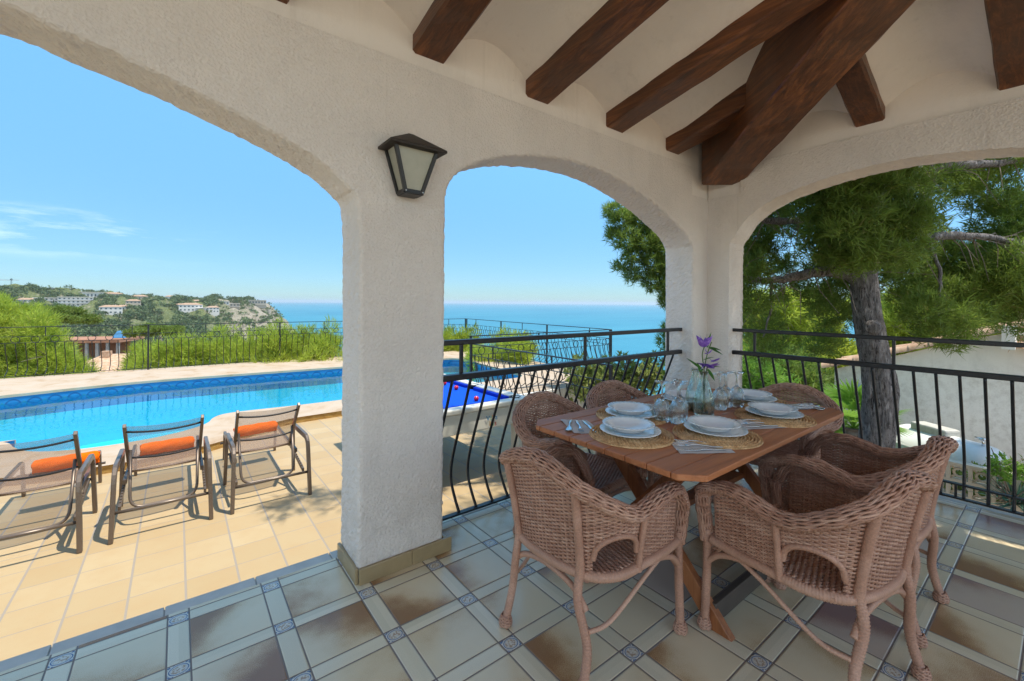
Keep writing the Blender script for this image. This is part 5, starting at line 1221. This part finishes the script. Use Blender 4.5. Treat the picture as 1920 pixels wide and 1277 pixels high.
# tower crane on the skyline
p = at_px(21, 1060); xy = pol(1060, p); cn = thing('tower_crane', 'thin tower crane standing on the skyline at the far left', 'crane', (xy[0], xy[1], 4), math.radians(-37))
def lattice(mb, a, b, w, k):
    a = np.array(a, float); b = np.array(b, float); d = b-a; u = np.array([1.0, 0, 0]) if abs(d[2]) > abs(d[0]) else np.array([0, 0, 1.0]); v = np.cross(d/np.linalg.norm(d), u)
    cs = [(u*sx+v*sy)*w/2 for sx, sy in ((1, 1), (1, -1), (-1, -1), (-1, 1))]
    for c in cs: mb.tube([a+c, b+c], w*0.10, 4)
    for i in range(k):
        p0, p1 = a+d*i/k, a+d*(i+1)/k
        for j in range(4): mb.tube([p0+cs[j], p1+cs[(j+1) % 4]], w*0.06, 3)
M['crane'] = simple('crane steel', (0.10, 0.16, 0.16), 0.7)
M['crane_red'] = simple('crane jib', (0.42, 0.22, 0.20), 0.7)
mb = MB(); lattice(mb, (0, 0, 0), (0, 0, 31), 1.1, 18); mb.build('mast', M['crane'], cn)
mb = MB(); lattice(mb, (-30, 0, 28), (12, 0, 28), 0.9, 18); mb.build('jib', M['crane_red'], cn)
mb = MB(); mb.box((0, 0, 29), (2.2, 2, 1.8)); mb.build('cab', M['crane'], cn)

# ------------------------------------------------------------------ trees beyond the pool fence
def at(px, py, t): x = (px-960)/811.34; y = (py-567.64)/811.34; u = np.array(_u2); r = np.array(_r2); return EYE+t*(FW+x*r-y*u)
def fan_tree(name, label, cat, clumps, mat, per, n, L, w, seed, trunk_to, group=None, spread=0.8):
    c = np.array([k[0] for k in clumps]); base = np.array(trunk_to, float)
    t = thing(name, label, cat, tuple(base), 0, group)
    crown('crown', mat, t, [(tuple(np.array(a)-base), b) for a, b in clumps], per, n, L, w, seed, spread)
    rg = np.random.default_rng(seed); mb = MB(); top = c.mean(0)-base
    rm = float(np.mean([np.mean(b) for a, b in clumps])); limb(mb, [(0, 0, -0.3), top*0.35+rg.normal(0, .1, 3), top*0.8], min(0.11, 0.25*rm), min(0.05, 0.12*rm), 8)
    mb.build('trunk', M['bark'], t, smooth=True)
    mb = MB()
    rmean = float(np.mean([np.mean(b) for a, b in clumps]))
    for q in c[:: max(1, len(c)//9)]:
        e = q-base; s = top*rg.uniform(0.3, 0.75); limb(mb, [s, (s+e)/2+rg.normal(0, 0.12, 3)+np.array([0, 0, 0.1]), e], min(0.035, 0.09*rmean), 0.02*rmean, 5)
        for _ in range(4): g2 = e+rg.normal(0, 0.5, 3)*rmean-FW*0.55*rmean; limb(mb, [e, (e+g2)/2+rg.normal(0, 0.1, 3)*rmean, g2+rg.normal(0, 0.25, 3)*rmean], 0.024*rmean, 0.009*rmean, 4)
    mb.build('limbs', M['twig'], t, smooth=True)
    return t
def cl(px0, px1, top, bot, d0, d1, k, r, seed, topf=None):
    rg = np.random.default_rng(seed); o = []
    for _ in range(k):
        px = rg.uniform(px0, px1); tp = topf(px) if topf else top; py = rg.uniform(min(tp, bot-8), bot); d = rg.uniform(d0, d1); q = r*rg.uniform(0.45, 1.25); o.append((tuple(at(px, py, d)), (q*0.85, q*0.85, q*rg.uniform(0.7, 1.3))))
    return o
GB = 'young pines and shrubs behind the pool fence'
tA = lambda px: np.interp(px, [-60, 0, 40, 70, 90, 120, 160], [588, 600, 610, 628, 655, 700, 760])
fan_tree('young_pine', 'big bright green pine behind the pool fence at the left edge', 'pine tree', cl(-70, 150, 0, 720, 12.5, 15, 46, 0.62, 1, tA), M['pine_lime'], 120, 12, 0.21, 0.021, 1, at(60, 760, 14), GB, 0.62)
for i, (a, b, tp, lab) in enumerate([(262, 335, 655, 'feathery bright green shrub right of the neighbour roof behind the fence'), (320, 420, 640, 'feathery bright green shrub in the middle behind the pool fence'), (405, 520, 628, 'feathery bright green shrub below the pale cliff behind the pool fence'), (505, 600, 622, 'feathery bright green shrub left of the pillar behind the pool fence'), (580, 690, 615, 'feathery bright green shrub half covered by the white pillar')]):
    fan_tree('young_pine', lab, 'shrub', cl(a, b, tp+18, 715, 12.8, 15.5, 17, 0.56, 11+i), M['pine_lime'], 95, 12, 0.21, 0.020, 31+i, at((a+b)/2, 750, 14), GB, 0.6)
fan_tree('young_pine', 'feathery shrub behind the far pool fence between pillar and sea', 'shrub', cl(800, 880, 640, 690, 15.5, 17, 16, 0.5, 51), M['pine_lime'], 120, 9, 0.24, 0.026, 51, at(840, 730, 16.5), GB, 0.7)
fan_tree('young_pine', 'low feathery shrub behind the right hand pool fence above the water', 'shrub', cl(890, 985, 640, 705, 12.5, 14.5, 18, 0.42, 52), M['pine_lime'], 120, 9, 0.22, 0.026, 52, at(940, 760, 13.5), GB, 0.7)
# rounded umbrella pines further down the slope
def umb(px, py, d, w, h, label, seed):
    c = at(px, py, d); s = d/811.34; rg = np.random.default_rng(seed); C = []
    for _ in range(34):
        a = rg.uniform(0, 2*PI); q = math.sqrt(rg.uniform(0, 1)); C.append(((c[0]+w*0.45*s*q*math.cos(a), c[1]+w*0.45*s*q*math.sin(a), c[2]+h*s*0.42*(1-q*q)+rg.uniform(-0.1, 0.1)*h*s), (w*s*0.13, w*s*0.13, h*s*0.16)))
    t = thing('umbrella_pine', label, 'pine tree', (c[0], c[1], c[2]-h*s*2.2), 0, 'umbrella pines on the slope'); b = np.array([c[0], c[1], c[2]-h*s*2.2])
    crown('crown', M['pine_far'], t, [(tuple(np.array(a)-b), q) for a, q in C], 3.2e-1*(0.4/(w*s*0.14))**2*700, 6, w*s*0.045, w*s*0.016, seed, 0.9, 0.5)
    mb = MB(); limb(mb, [(0, 0, -2), (0.2, 0, h*s), (0, 0, h*s*2.2)], w*s*0.035, w*s*0.02, 8); mb.build('trunk', M['bark'], t, smooth=True)
umb(104, 600, 55, 112, 40, 'rounded olive green umbrella pine left of the building site', 61)
umb(300, 625, 60, 95, 30, 'rounded olive green umbrella pine right of the building site', 62)
# half-built house and tiled roof down the slope
bx = at(170, 660, 70); bs = thing('building_site', 'unfinished concrete house with rust red floor slab and a blue tarpaulin below the headland', 'building site', tuple(bx), YAW*-1+0.25)
mb = MB(); mb.box((0, 0, 2.0), (11.5, 7, 0.5)); mb.build('roof_slab', M['rustred'], bs)
mb = MB(); mb.box((2.2, -0.5, -1.3), (15.5, 8.5, 0.4)); mb.build('floor_slab', M['concrete'], bs)
for x in np.linspace(-5.4, 5.4, 9):
    mb = MB(); mb.box((x, -3.2, 0.3), (0.35, 0.35, 3.0)); mb.build('column', M['rustred' if int(x*3) % 2 else 'concrete'], bs)
mb = MB(); mb.box((-0.5, 2.2, 0.3), (9.5, 0.3, 3.0)); mb.build('wall', M['rustred'], bs)
mb = MB(); mb.hexa([(3.4, -1, 2.3), (5.0, -1, 2.3), (5.0, 1, 2.3), (3.4, 1, 2.3), (3.9, -0.6, 3.4), (4.6, -0.6, 3.2), (4.6, 0.6, 3.2), (3.9, 0.6, 3.4)]); mb.build('tarpaulin', simple('blue tarpaulin', (0.06, 0.22, 0.42), 0.6), bs)
hx_ = at(218, 690, 24); nh = thing('bungalow', 'low white house with a terracotta roof just behind the pool fence', 'house', tuple(hx_), -YAW+0.3)
mb = MB(); mb.box((0, 0, -1.6), (2.6, 4, 3.2)); mb.build('wall', M['ext_wall'], nh)
mb = MB(); mb.hexa([(-1.6, -2.3, 0), (1.5, -2.3, 0), (1.5, 2.3, 0), (-1.6, 2.3, 0), (-0.5, -0.4, 0.75), (1.0, -0.4, 0.75), (1.0, 0.4, 0.75), (-0.5, 0.4, 0.75)]); rf_ = mb.build('roof', M['tile'], nh)
mb = MB(); mb.box((-0.2, -0.5, 0.7), (0.35, 0.35, 0.6)); mb.build('chimney', M['tile'], rf_)
# flowering shrub and yucca by the corner column
fan_tree('flowering_shrub', 'pale flowering shrub below the retaining wall in front of the sea', 'shrub', cl(1085, 1235, 690, 730, 8.5, 9.5, 18, 0.34, 71), M['scrub'], 110, 8, 0.10, 0.045, 71, at(1160, 790, 9), None, 1.1)
# ------------------------------------------------------------------ the big pine beside the veranda
pb = np.array([6.40, -1.03, -1.45])
pine = thing('pine_tree', 'big Aleppo pine with grey trunk and dark needles filling the side arch', 'pine tree', tuple(pb))
mb = MB(); tr = catmull([(6.30, -1.00, -1.6), (6.33, -1.02, -0.9), (6.35, -1.03, -0.25), (6.38, -1.05, 0.40), (6.30, -1.00, 0.92), (6.24, -0.95, 1.5), (6.22, -0.95, 2.1), (6.35, -1.05, 3.0), (6.5, -1.2, 4.2), (6.6, -1.2, 5.6)], 8)
rad = np.interp(tr[:, 2], [-1.6, -0.8, -0.2, 0.4, 0.9, 1.5, 2.2, 3.2, 5.6], [0.20, 0.168, 0.152, 0.155, 0.132, 0.122, 0.105, 0.085, 0.04])
P = tr-pb; T = np.gradient(P, axis=0); seg = 30; V = []; 
for i in range(len(P)):
    a = np.linspace(0, 2*PI, seg, endpoint=False); k = rad[i]*(1+0.05*np.sin(a*5+P[i, 2]*4)+0.04*np.sin(a*9-P[i, 2]*9)+RNG.normal(0, 0.016, seg)); V.append(np.stack([P[i, 0]+k*np.cos(a), P[i, 1]+k*np.sin(a), np.full(seg, P[i, 2])], 1))
V = np.array(V); mb.add(V.reshape(-1, 3), [(i*seg+k, i*seg+(k+1) % seg, (i+1)*seg+(k+1) % seg, (i+1)*seg+k) for i in range(len(P)-1) for k in range(seg)])
mb.build('trunk', M['bark'], pine, smooth=True)
mb = MB(); st = np.array(at(1636, 614, 4.50)); d = np.array(EYE)-st; d[2] = 0; d /= np.linalg.norm(d)
mb.tube([st-d*0.14-pb, st-d*0.03-pb, st+d*0.02-pb], [0.085, 0.070, 0.058], 14); mb.build('cut_stub', M['bark'], pine, smooth=True)
limbs = [([(6.22, -0.93, 1.62), (6.05, -0.72, 1.73), (5.85, -0.52, 1.70), (5.5, -0.30, 1.62), (5.15, -0.1, 1.66)], 0.085, 0.022),
         ([(6.25, -0.95, 2.2), (6.0, -0.65, 2.30), (5.6, -0.3, 2.28), (5.2, -0.05, 2.36)], 0.065, 0.02),
         ([(6.3, -1.0, 2.6), (6.9, -1.3, 2.9), (7.8, -1.8, 3.0), (8.8, -2.1, 3.2)], 0.075, 0.02), ([(6.25, -0.98, 1.9), (6.8, -1.4, 2.1), (7.4, -1.8, 2.1), (8.1, -2.1, 2.0)], 0.06, 0.02),
         ([(6.35, -1.05, 3.0), (6.4, -0.3, 3.6), (6.6, 0.6, 3.9), (7.0, 1.4, 4.1)], 0.06, 0.02), ([(6.4, -1.1, 3.6), (5.4, -0.6, 4.3), (4.2, 0.1, 4.9), (2.9, 0.6, 5.2)], 0.06, 0.012),
         ([(6.8, -1.35, 2.1), (6.85, -1.45, 1.75), (6.8, -1.45, 1.4), (6.85, -1.45, 1.15)], 0.022, 0.008), ([(5.5, -0.3, 1.62), (5.48, -0.3, 1.3), (5.40, -0.27, 1.0)], 0.018, 0.006), ([(6.4, -1.1, 4.0), (7.2, -2.0, 4.6), (7.8, -3.0, 5.0)], 0.05, 0.015)]
mb = MB()
for p, a, b in limbs: limb(mb, np.array(p)-pb, a, b, 9, 0.006)
mb.build('limbs', M['bark'], pine, smooth=True)
# bare dead twigs
mb = MB(); rg = np.random.default_rng(44)
for p, a, b in limbs[:4]:
    Q = catmull(p, 8)
    for _ in range(34):
        q = Q[rg.integers(3, len(Q))]; d = rg.normal(0, 1, 3); d[2] -= 0.5; d /= np.linalg.norm(d); l = rg.uniform(0.25, 0.7); mb.tube([q-pb, q+d*l*0.5+rg.normal(0, 0.04, 3)-pb, q+d*l+np.array([0, 0, -0.1])-pb], [0.006, 0.004, 0.0015], 4)
mb.build('dead_twigs', M['twig'], pine)
rg = np.random.default_rng(8); C = []
for x in range(1390, 1990, 46):
    for y in range(285, 540, 42):
        if 1450 < x < 1565 and 425 < y < 505 and rg.random() < 0.8: continue
        if 1740 < x < 1890 and 340 < y < 430 and rg.random() < 0.72: continue
        if 1860 < x < 1990 and 285 < y < 330 and rg.random() < 0.6: continue
        if 1790 < x < 1850 and 430 < y < 480 and rg.random() < 0.5: continue
        if y > 500 and 1560 < x < 1680: continue
        if rg.random() < 0.17: continue
        C.append((tuple(at(x+rg.uniform(-20, 20), y+rg.uniform(-16, 16), rg.uniform(4.7, 6.3))-pb), rg.uniform(0.24, 0.40)))
for x in range(1540, 1730, 32):
    for y in (300, 345, 390, 430, 470): C.append((tuple(at(x+rg.uniform(-12, 12), y+rg.uniform(-12, 12), rg.uniform(3.7, 4.3))-pb), rg.uniform(0.15, 0.24)))
for (x, y, d, r) in [(1410, 560, 4.7, .26), (1425, 610, 5.0, .26), (1400, 505, 4.7, .22), (1440, 655, 5.4, .22), (1535, 560, 5.1, .20), (1560, 590, 5.3, .28), (1545, 645, 5.5, .22), (1580, 560, 5.6, .25), (1470, 545, 5.3, .16), (1700, 520, 5.0, .28), (1690, 555, 5.2, .16), (1735, 585, 4.6, .22), (1770, 590, 4.7, .26), (1815, 600, 4.8, .22), (1790, 632, 4.7, .18), (1750, 625, 4.6, .16), (1850, 535, 4.9, .28), (1890, 560, 5.0, .32), (1930, 600, 5.1, .3), (1900, 500, 4.7, .3), (1830, 500, 5.4, .22), (1940, 540, 4.8, .3), (1470, 500, 6, .2), (1760, 520, 5.6, .2)]:
    C.append((tuple(at(x, y, d)-pb), r))
crown('crown', M['pine'], pine, C, 270, 14, 0.100, 0.0110, 3, 0.75, 0.2)
C2 = []
for _ in range(46):  # crown above the view, built up for the shade it casts
    a = rg.uniform(0, 2*PI); q = 2.8*math.sqrt(rg.uniform(0, 1)); C2.append(((6.5+q*math.cos(a)-pb[0], -1.2+q*math.sin(a)-pb[1], rg.uniform(3.4, 6.2)-pb[2]), rg.uniform(0.35, 0.6)))
for p in ((2.9, 0.6, 5.2), (3.5, 0.4, 5.1), (4.3, 0.1, 4.9), (2.45, 0.75, 5.25)): C2.append((tuple(np.array(p)-pb), 0.30))
for _ in range(26): C2.append((tuple(np.array([rg.uniform(4.6, 7.2), rg.uniform(0.0, 1.8), rg.uniform(3.6, 5.2)])-pb), rg.uniform(0.25, 0.42)))
for _ in range(34): C2.append((tuple(np.array([rg.uniform(4.95, 6.0), rg.uniform(-3.4, -0.6), rg.uniform(3.0, 3.9)])-pb), rg.uniform(0.26, 0.38)))  # unseen clumps added to keep a sun strip off the veranda floor
for _ in range(12): C2.append((tuple(np.array([rg.uniform(4.8, 5.4), rg.uniform(-1.5, -0.5), rg.uniform(2.95, 3.6)])-pb), rg.uniform(0.24, 0.32)))  # more unseen clumps, added to keep sun off the side arch jamb
crown('upper_shade_crown', M['pine'], pine, C2, 80, 10, 0.15, 0.018, 4, 0.8, 0.25)
# second pine, seen through the dining arch
q = np.array([9.4, 2.9, -2.3]); p2 = thing('pine_tree', 'sunlit pine crown leaning into the dining arch beside the corner column', 'pine tree', tuple(q))
mb = MB(); limb(mb, [(0, 0, -0.5), (0.1, 0.0, 2.0), (-0.05, 0.05, 4.0), (-0.2, 0.1, 5.6)], 0.2, 0.07, 10); mb.build('trunk', M['bark'], p2, smooth=True)
C = [((x, y), d, r) for x, y, d, r in [(1150, 395, 9, .20), (1165, 415, 9, .28), (1200, 410, 9.1, .32), (1230, 420, 9.2, .36), (1175, 450, 8.9, .30), (1150, 440, 9, .16), (1210, 455, 9, .35), (1245, 465, 9.1, .36), (1185, 480, 8.9, .20), (1225, 495, 9, .28), (1255, 505, 9.1, .30), (1165, 500, 9, .15), (1190, 515, 9, .22), (1225, 530, 9, .24), (1255, 540, 9.1, .26), (1250, 565, 9.1, .18), (1275, 440, 9.3, .45), (1290, 500, 9.3, .45), (1310, 400, 9.6, .5), (1280, 380, 9.5, .4), (1330, 470, 9.8, .5), (1255, 615, 9.2, .16), (1248, 640, 9.2, .18), (1262, 655, 9.2, .16), (1190, 390, 9.2, .18)]]
crown('crown', M['pine'], p2, [(tuple(at(*c, d)-q), r) for c, d, r in C], 260, 13, 0.13, 0.016, 9, 0.7, 0.3)
mb = MB()
for c, d, r in C[::2]: e = at(*c, d)-q; limb(mb, [np.array([-0.1, 0.05, min(5.2, e[2]*0.8)]), e*np.array([.5, .5, 0.92]), e], 0.03, 0.008, 5)
mb.build('limbs', M['bark'], p2, smooth=True)
# sunlit garden behind the big pine
GS = 'garden shrubs beyond the big pine'
for i, (a, b, t0, t1, d, mt, lab) in enumerate([(1395, 1465, 700, 770, 8.5, 'palm', 'bright green leafy shrub at the foot of the side arch column'), (1400, 1500, 560, 700, 13, 'pine_lime', 'sunlit yellow green tree seen left of the pine trunk'), (1500, 1600, 560, 690, 15, 'pine_lime', 'sunlit yellow green tree just behind the pine trunk'),
      (1660, 1760, 545, 640, 14, 'pine_lime', 'sunlit yellow green tree right of the pine trunk above the white house'), (1760, 1900, 520, 620, 16, 'pine_lime', 'sunlit tree over the roof of the white house'), (1430, 1545, 680, 740, 10.5, 'pine', 'dark round bush below the railing left of the white house')]):
    fan_tree('garden_shrub', lab, 'shrub', cl(a, b, t0, t1, d-0.8, d+1.2, 15, 0.036*d+0.1, 81+i), M[mt], 90, 9, 0.016*d+0.05, 0.0022*d+0.012, 91+i, at((a+b)/2, t1+70, d), GS, 0.9)
# wooded backdrop further up the plots
mbc = []; rg = np.random.default_rng(77)
for _ in range(150):
    px = rg.uniform(1330, 2300); d = rg.uniform(24, 46); py = rg.uniform(555, 680); mbc.append((tuple(at(px, py, d)), (d*0.035, d*0.035, d*0.028)))
o = tri_obj('hillside_wood', blobs(mbc, 420, rg, 0.13), M['pine_far']); tag(o, 'hazy green wood on the slope behind the garden', 'wood', kind='stuff')

# ------------------------------------------------------------------ neighbour's house, gas tank, screen wall, palms
hs = thing('neighbour_house', 'white gabled house with terracotta roof edges beyond the side railing', 'house', (11.0, 0.8, 0))
mb = MB(); w0 = np.array([0.16, -0.11]); 
# gable wall facing us, from the low eave to past the right edge of the photo
wl = [(0.16, -0.11, -2.6), (0.16, -0.11, 0.02), (0.14, -2.12, 0.80), (0.13, -2.75, 0.98), (0.08, -7.0, 0.98), (0.08, -7.0, -2.6)]
V = wl+[(x+0.25, y, z) for x, y, z in wl]; mb.add(V, [(5, 4, 3, 2, 1, 0), (6, 7, 8, 9, 10, 11), (0, 1, 7, 6), (1, 2, 8, 7), (2, 3, 9, 8), (3, 4, 10, 9)])
mb.box((3.2, -3.6, -1.3), (5.6, 6.6, 2.55)); mb.build('wall', M['ext_wall'], hs)
def barrel_row(mb, a, b, r, k, up=(0, 0, 1)):
    """a row of overlapping half-round clay tiles from a to b"""
    a = np.array(a, float); b = np.array(b, float); d = (b-a)/k; dn = d/np.linalg.norm(d); s = np.cross(dn, up); s /= np.linalg.norm(s); u = np.cross(s, dn)
    for i in range(k):
        p0 = a+d*i; p1 = a+d*(i+1.12); an = np.linspace(0, PI, 8); r0, r1 = r*0.92, r*1.06
        A = np.array([p0+s*r1*math.cos(q)+u*(r1*math.sin(q)*0.85+0.012) for q in an]); B = np.array([p1+s*r0*math.cos(q)+u*(r0*math.sin(q)*0.85-0.004) for q in an]); mb.grid(np.stack([A, B]))
        mb.add(np.r_[A, A*0.985+p0*0.015+np.array([0, 0, -0.012])], [(j, j+1, 8+j+1, 8+j) for j in range(7)])
mb = MB()
barrel_row(mb, (0.12, 0.06, 0.02), (0.10, -2.95, 1.12), 0.13, 11); barrel_row(mb, (0.42, 0.06, 0.05), (0.40, -2.95, 1.15), 0.13, 11)
mb.build('verge_tiles', M['tile'], hs, smooth=True)
mb = MB()
for k in range(9):   # roof slope to the right, its rows running towards us
    y = -2.62-0.20*k; barrel_row(mb, (-0.30, y, 0.62), (2.2, y, 1.62), 0.105, 9)
mb.build('roof_tiles', M['tile'], hs, smooth=True)
mb = MB(); mb.box((0.0, -2.52, 0.86), (0.9, 0.14, 0.36)); mb.build('gutter_wall', M['ext_wall'], hs)
mb = MB(); mb.box((0.07, -0.55, -0.28), (0.05, 0.10, 0.14)); mb.build('lamp', simple('pale blue fitting', (0.35, 0.50, 0.60), 0.4), hs)
mb = MB(); mb.tube([(0.08, -0.55, -0.36), (0.08, -0.56, -0.62), (0.08, -0.20, -0.60)], 0.008, 5); mb.build('cable', M['ext_wall'], hs)
# propane tank
ga = at(1692, 812, 7.35); gb = at(1862, 866, 6.07); dv_ = gb-ga; dv_[2] = 0; Lg = np.linalg.norm(dv_); 
tk = thing('gas_tank', 'long white gas tank lying beside the white house', 'gas tank', tuple((ga+gb)/2+np.array([0.10, 0.0, -0.12])), math.atan2(dv_[1], dv_[0]))
R_ = 0.29; Lh = Lg/2-0.10
an = np.linspace(0, PI/2, 9); pf = [(R_*math.cos(a), Lh+0.24*math.sin(a)) for a in an[::-1]]; pf = pf+[(R_, -Lh)]+[(R_*math.cos(a), -Lh-0.24*math.sin(a)) for a in an]
mb = MB(); P2_ = np.array(pf); s_ = 40; aa = np.linspace(0, 2*PI, s_, endpoint=False); V = np.array([[(z, r*math.cos(a), r*math.sin(a)) for a in aa] for r, z in P2_]); mb.add(V.reshape(-1, 3), [(i*s_+k, (i+1)*s_+k, (i+1)*s_+(k+1) % s_, i*s_+(k+1) % s_) for i in range(len(P2_)-1) for k in range(s_)])
mb.build('shell', simple('tank white', (0.74, 0.74, 0.72), 0.3, var=0.03), tk, smooth=True)
mb = MB(); mb.box((-0.15, 0, R_+0.02), (0.55, 0.26, 0.14)); mb.build('valve_cover', simple('tank cover', (0.50, 0.48, 0.42), 0.5), tk, bevel=0.03)
mb = MB(); mb.tube([(0.55, -0.05, R_-0.02), (0.55, -0.05, R_+0.09), (0.45, -0.05, R_+0.09)], 0.016, 8); mb.lathe([(0, 0.03), (0.05, 0.03), (0.05, 0.0), (0, 0)], 12, (0.55, -0.05, R_+0.08)); mb.build('valve', M['steel'], tk, smooth=True)
for x in (-0.6, 0.6): mb = MB(); mb.box((x, 0, -R_-0.12), (0.14, 0.4, 0.4)); mb.build('foot', M['ext_wall'], tk)
# pierced block screen
M['block'] = simple('cream concrete block', (0.60, 0.52, 0.40), 0.9, var=0.08)
sa = at(1702, 842, 6.0); sb = at(1925, 886, 5.17); sd = sb-sa; sd[2] = 0; Ls = np.linalg.norm(sd); ang = math.atan2(sd[1], sd[0])
sw = thing('screen_wall', 'cream pierced block garden screen in front of the gas tank', 'garden wall', (sa[0], sa[1], sa[2]-0.07), ang)
mb = MB(); B = 0.20; nb = int(Ls/B)+1
mb.box((nb*B/2, 0, 0.017), (nb*B, 0.11, 0.03)); mb.build('coping', M['block'], sw)
mb = MB()
for i in range(nb):
    for j in range(4):
        cx, cz = (i+0.5)*B, -(j+0.5)*B
        for s in (-1, 1): mb.box((cx+s*(B/2-0.009), 0, cz), (0.018, 0.10, B)); mb.box((cx, 0, cz+s*(B/2-0.009)), (B-0.036, 0.10, 0.018))
        mb.tube([(cx+0.052*math.cos(a), 0, cz+0.052*math.sin(a)) for a in np.linspace(0, 2*PI, 14)[:-1]], 0.016, 6, closed=True)
        for sx, sz in ((1, 1), (1, -1), (-1, 1), (-1, -1)): mb.tube([(cx+sx*0.045, 0, cz+sz*0.045), (cx+sx*0.088, 0, cz+sz*0.088)], 0.014, 5)
mb.build('blocks', M['block'], sw)
# palms and spiky plants
def rosette(name, label, cat, base, n, L, w, mat, up, seed, stem=0.0, droop=0.5, fan=True, group=None):
    t = thing(name, label, cat, tuple(base), 0, group); rg = np.random.default_rng(seed); mb = MB()
    for k in range(n):
        a = 2.399*k+rg.uniform(-.2, .2); el = rg.uniform(up[0], up[1]); d = np.array([math.cos(a)*math.cos(el), math.sin(a)*math.cos(el), math.sin(el)]); o = np.array([0, 0, stem]); ll = L*rg.uniform(0.75, 1.1)
        if fan:   # fan palm: stalk and a hand of blades
            e = o+d*ll*0.55; mb.tube([o, e], [0.010, 0.006], 4); s = np.cross(d, [0, 0, 1.0]); s /= np.linalg.norm(s)+1e-9; u = np.cross(s, d)
            for q in np.linspace(-1.35, 1.35, 15):
                dd = d*math.cos(q)+s*math.sin(q); tip = e+dd*ll*0.5+np.array([0, 0, -droop*0.10*ll]); v = np.cross(dd, u); mb.add([e+v*0.004, e+dd*ll*0.28+v*w, tip, e+dd*ll*0.28-v*w, e-v*0.004], [(0, 1, 2, 3, 4)])
        else:
            s = np.cross(d, [0, 0, 1.0]); s /= np.linalg.norm(s)+1e-9; pts = [o+d*ll*q+np.array([0, 0, -droop*ll*q*q*0.5]) for q in (0, .3, .65, 1)]; ws = (w*0.8, w, w*0.7, 0.001); Gq = np.array([[p-s*x, p+np.array([0, 0, -x*0.5]), p+s*x] for p, x in zip(pts, ws)]); mb.grid(Gq)
    mb.build('fronds', mat, t)
    if stem > 0:
        mb = MB(); zz = np.linspace(-0.4, stem, 30); rr = 0.11+0.018*(np.arange(30) % 3); mb.lathe(list(zip(rr, zz)), 14); mb.build('stem', M['twig'], t)
    return t
rosette('fan_palm', 'bright green fan palm between the far chair and the pine trunk', 'palm', at(1600, 850, 7.2), 30, 0.85, 0.020, M['palm'], (0.1, 1.35), 5, stem=0.42, group='garden palms')
rosette('fan_palm', 'smaller fan palm left of the pine, behind the table end', 'palm', at(1545, 845, 7.9), 24, 0.75, 0.020, M['palm'], (0.0, 1.3), 6, stem=0.1, group='garden palms')
rosette('fan_palm', 'light green fan palm low by the corner column', 'palm', at(1415, 760, 8.2), 24, 0.8, 0.022, M['palm'], (0.1, 1.3), 7, stem=0.15, group='garden palms')
rosette('yucca', 'yellow green yucca between the column and the sea', 'yucca', at(1238, 705, 9.0), 60, 0.42, 0.016, M['palm'], (-0.3, 1.4), 8, droop=0.6, fan=False)
rosette('spiky_palm', 'blue green spiky plant below the side railing at the right edge', 'plant', at(1905, 945, 5.2), 90, 0.55, 0.011, M['agave'], (-0.1, 1.3), 9, droop=0.35, fan=False)
# creeper over the screen, and the bed of plants behind it
fan_tree('creeper', 'leafy creeper trailing over the right end of the pierced screen', 'climbing plant', cl(1845, 1925, 868, 900, 5.0, 5.25, 10, 0.08, 95), M['palm'], 200, 6, 0.045, 0.030, 95, at(1900, 990, 5.2), None, 1.2)
fan_tree('low_shrub', 'dark green leafy plants seen through the holes of the pierced screen', 'shrub', cl(1715, 1930, 885, 960, 5.75, 6.3, 26, 0.20, 97), M['pine'], 150, 7, 0.07, 0.035, 97, at(1820, 1010, 6.2), None, 1.2)
# ------------------------------------------------------------------ sea air
hz = bpy.data.materials.new('sea haze'); hz.use_nodes = True; ht = hz.node_tree; ht.nodes.clear()
ho = ht.nodes.new('ShaderNodeOutputMaterial'); hv = ht.nodes.new('ShaderNodeVolumePrincipled')
hv.inputs['Color'].default_value = (0.80, 0.90, 1.0, 1); hv.inputs['Density'].default_value = 0.00007; hv.inputs['Anisotropy'].default_value = 0.2
ht.links.new(hv.outputs[0], ho.inputs['Volume'])
mb = MB(); c0 = np.array(EYE)+FW*12500; mb.box((c0[0], c0[1], (SEA-1-6+62)/2), (66000, 66000, 62+SEA*-1+7))
hzo = mb.build('haze', hz); tag(hzo, kind='stuff')
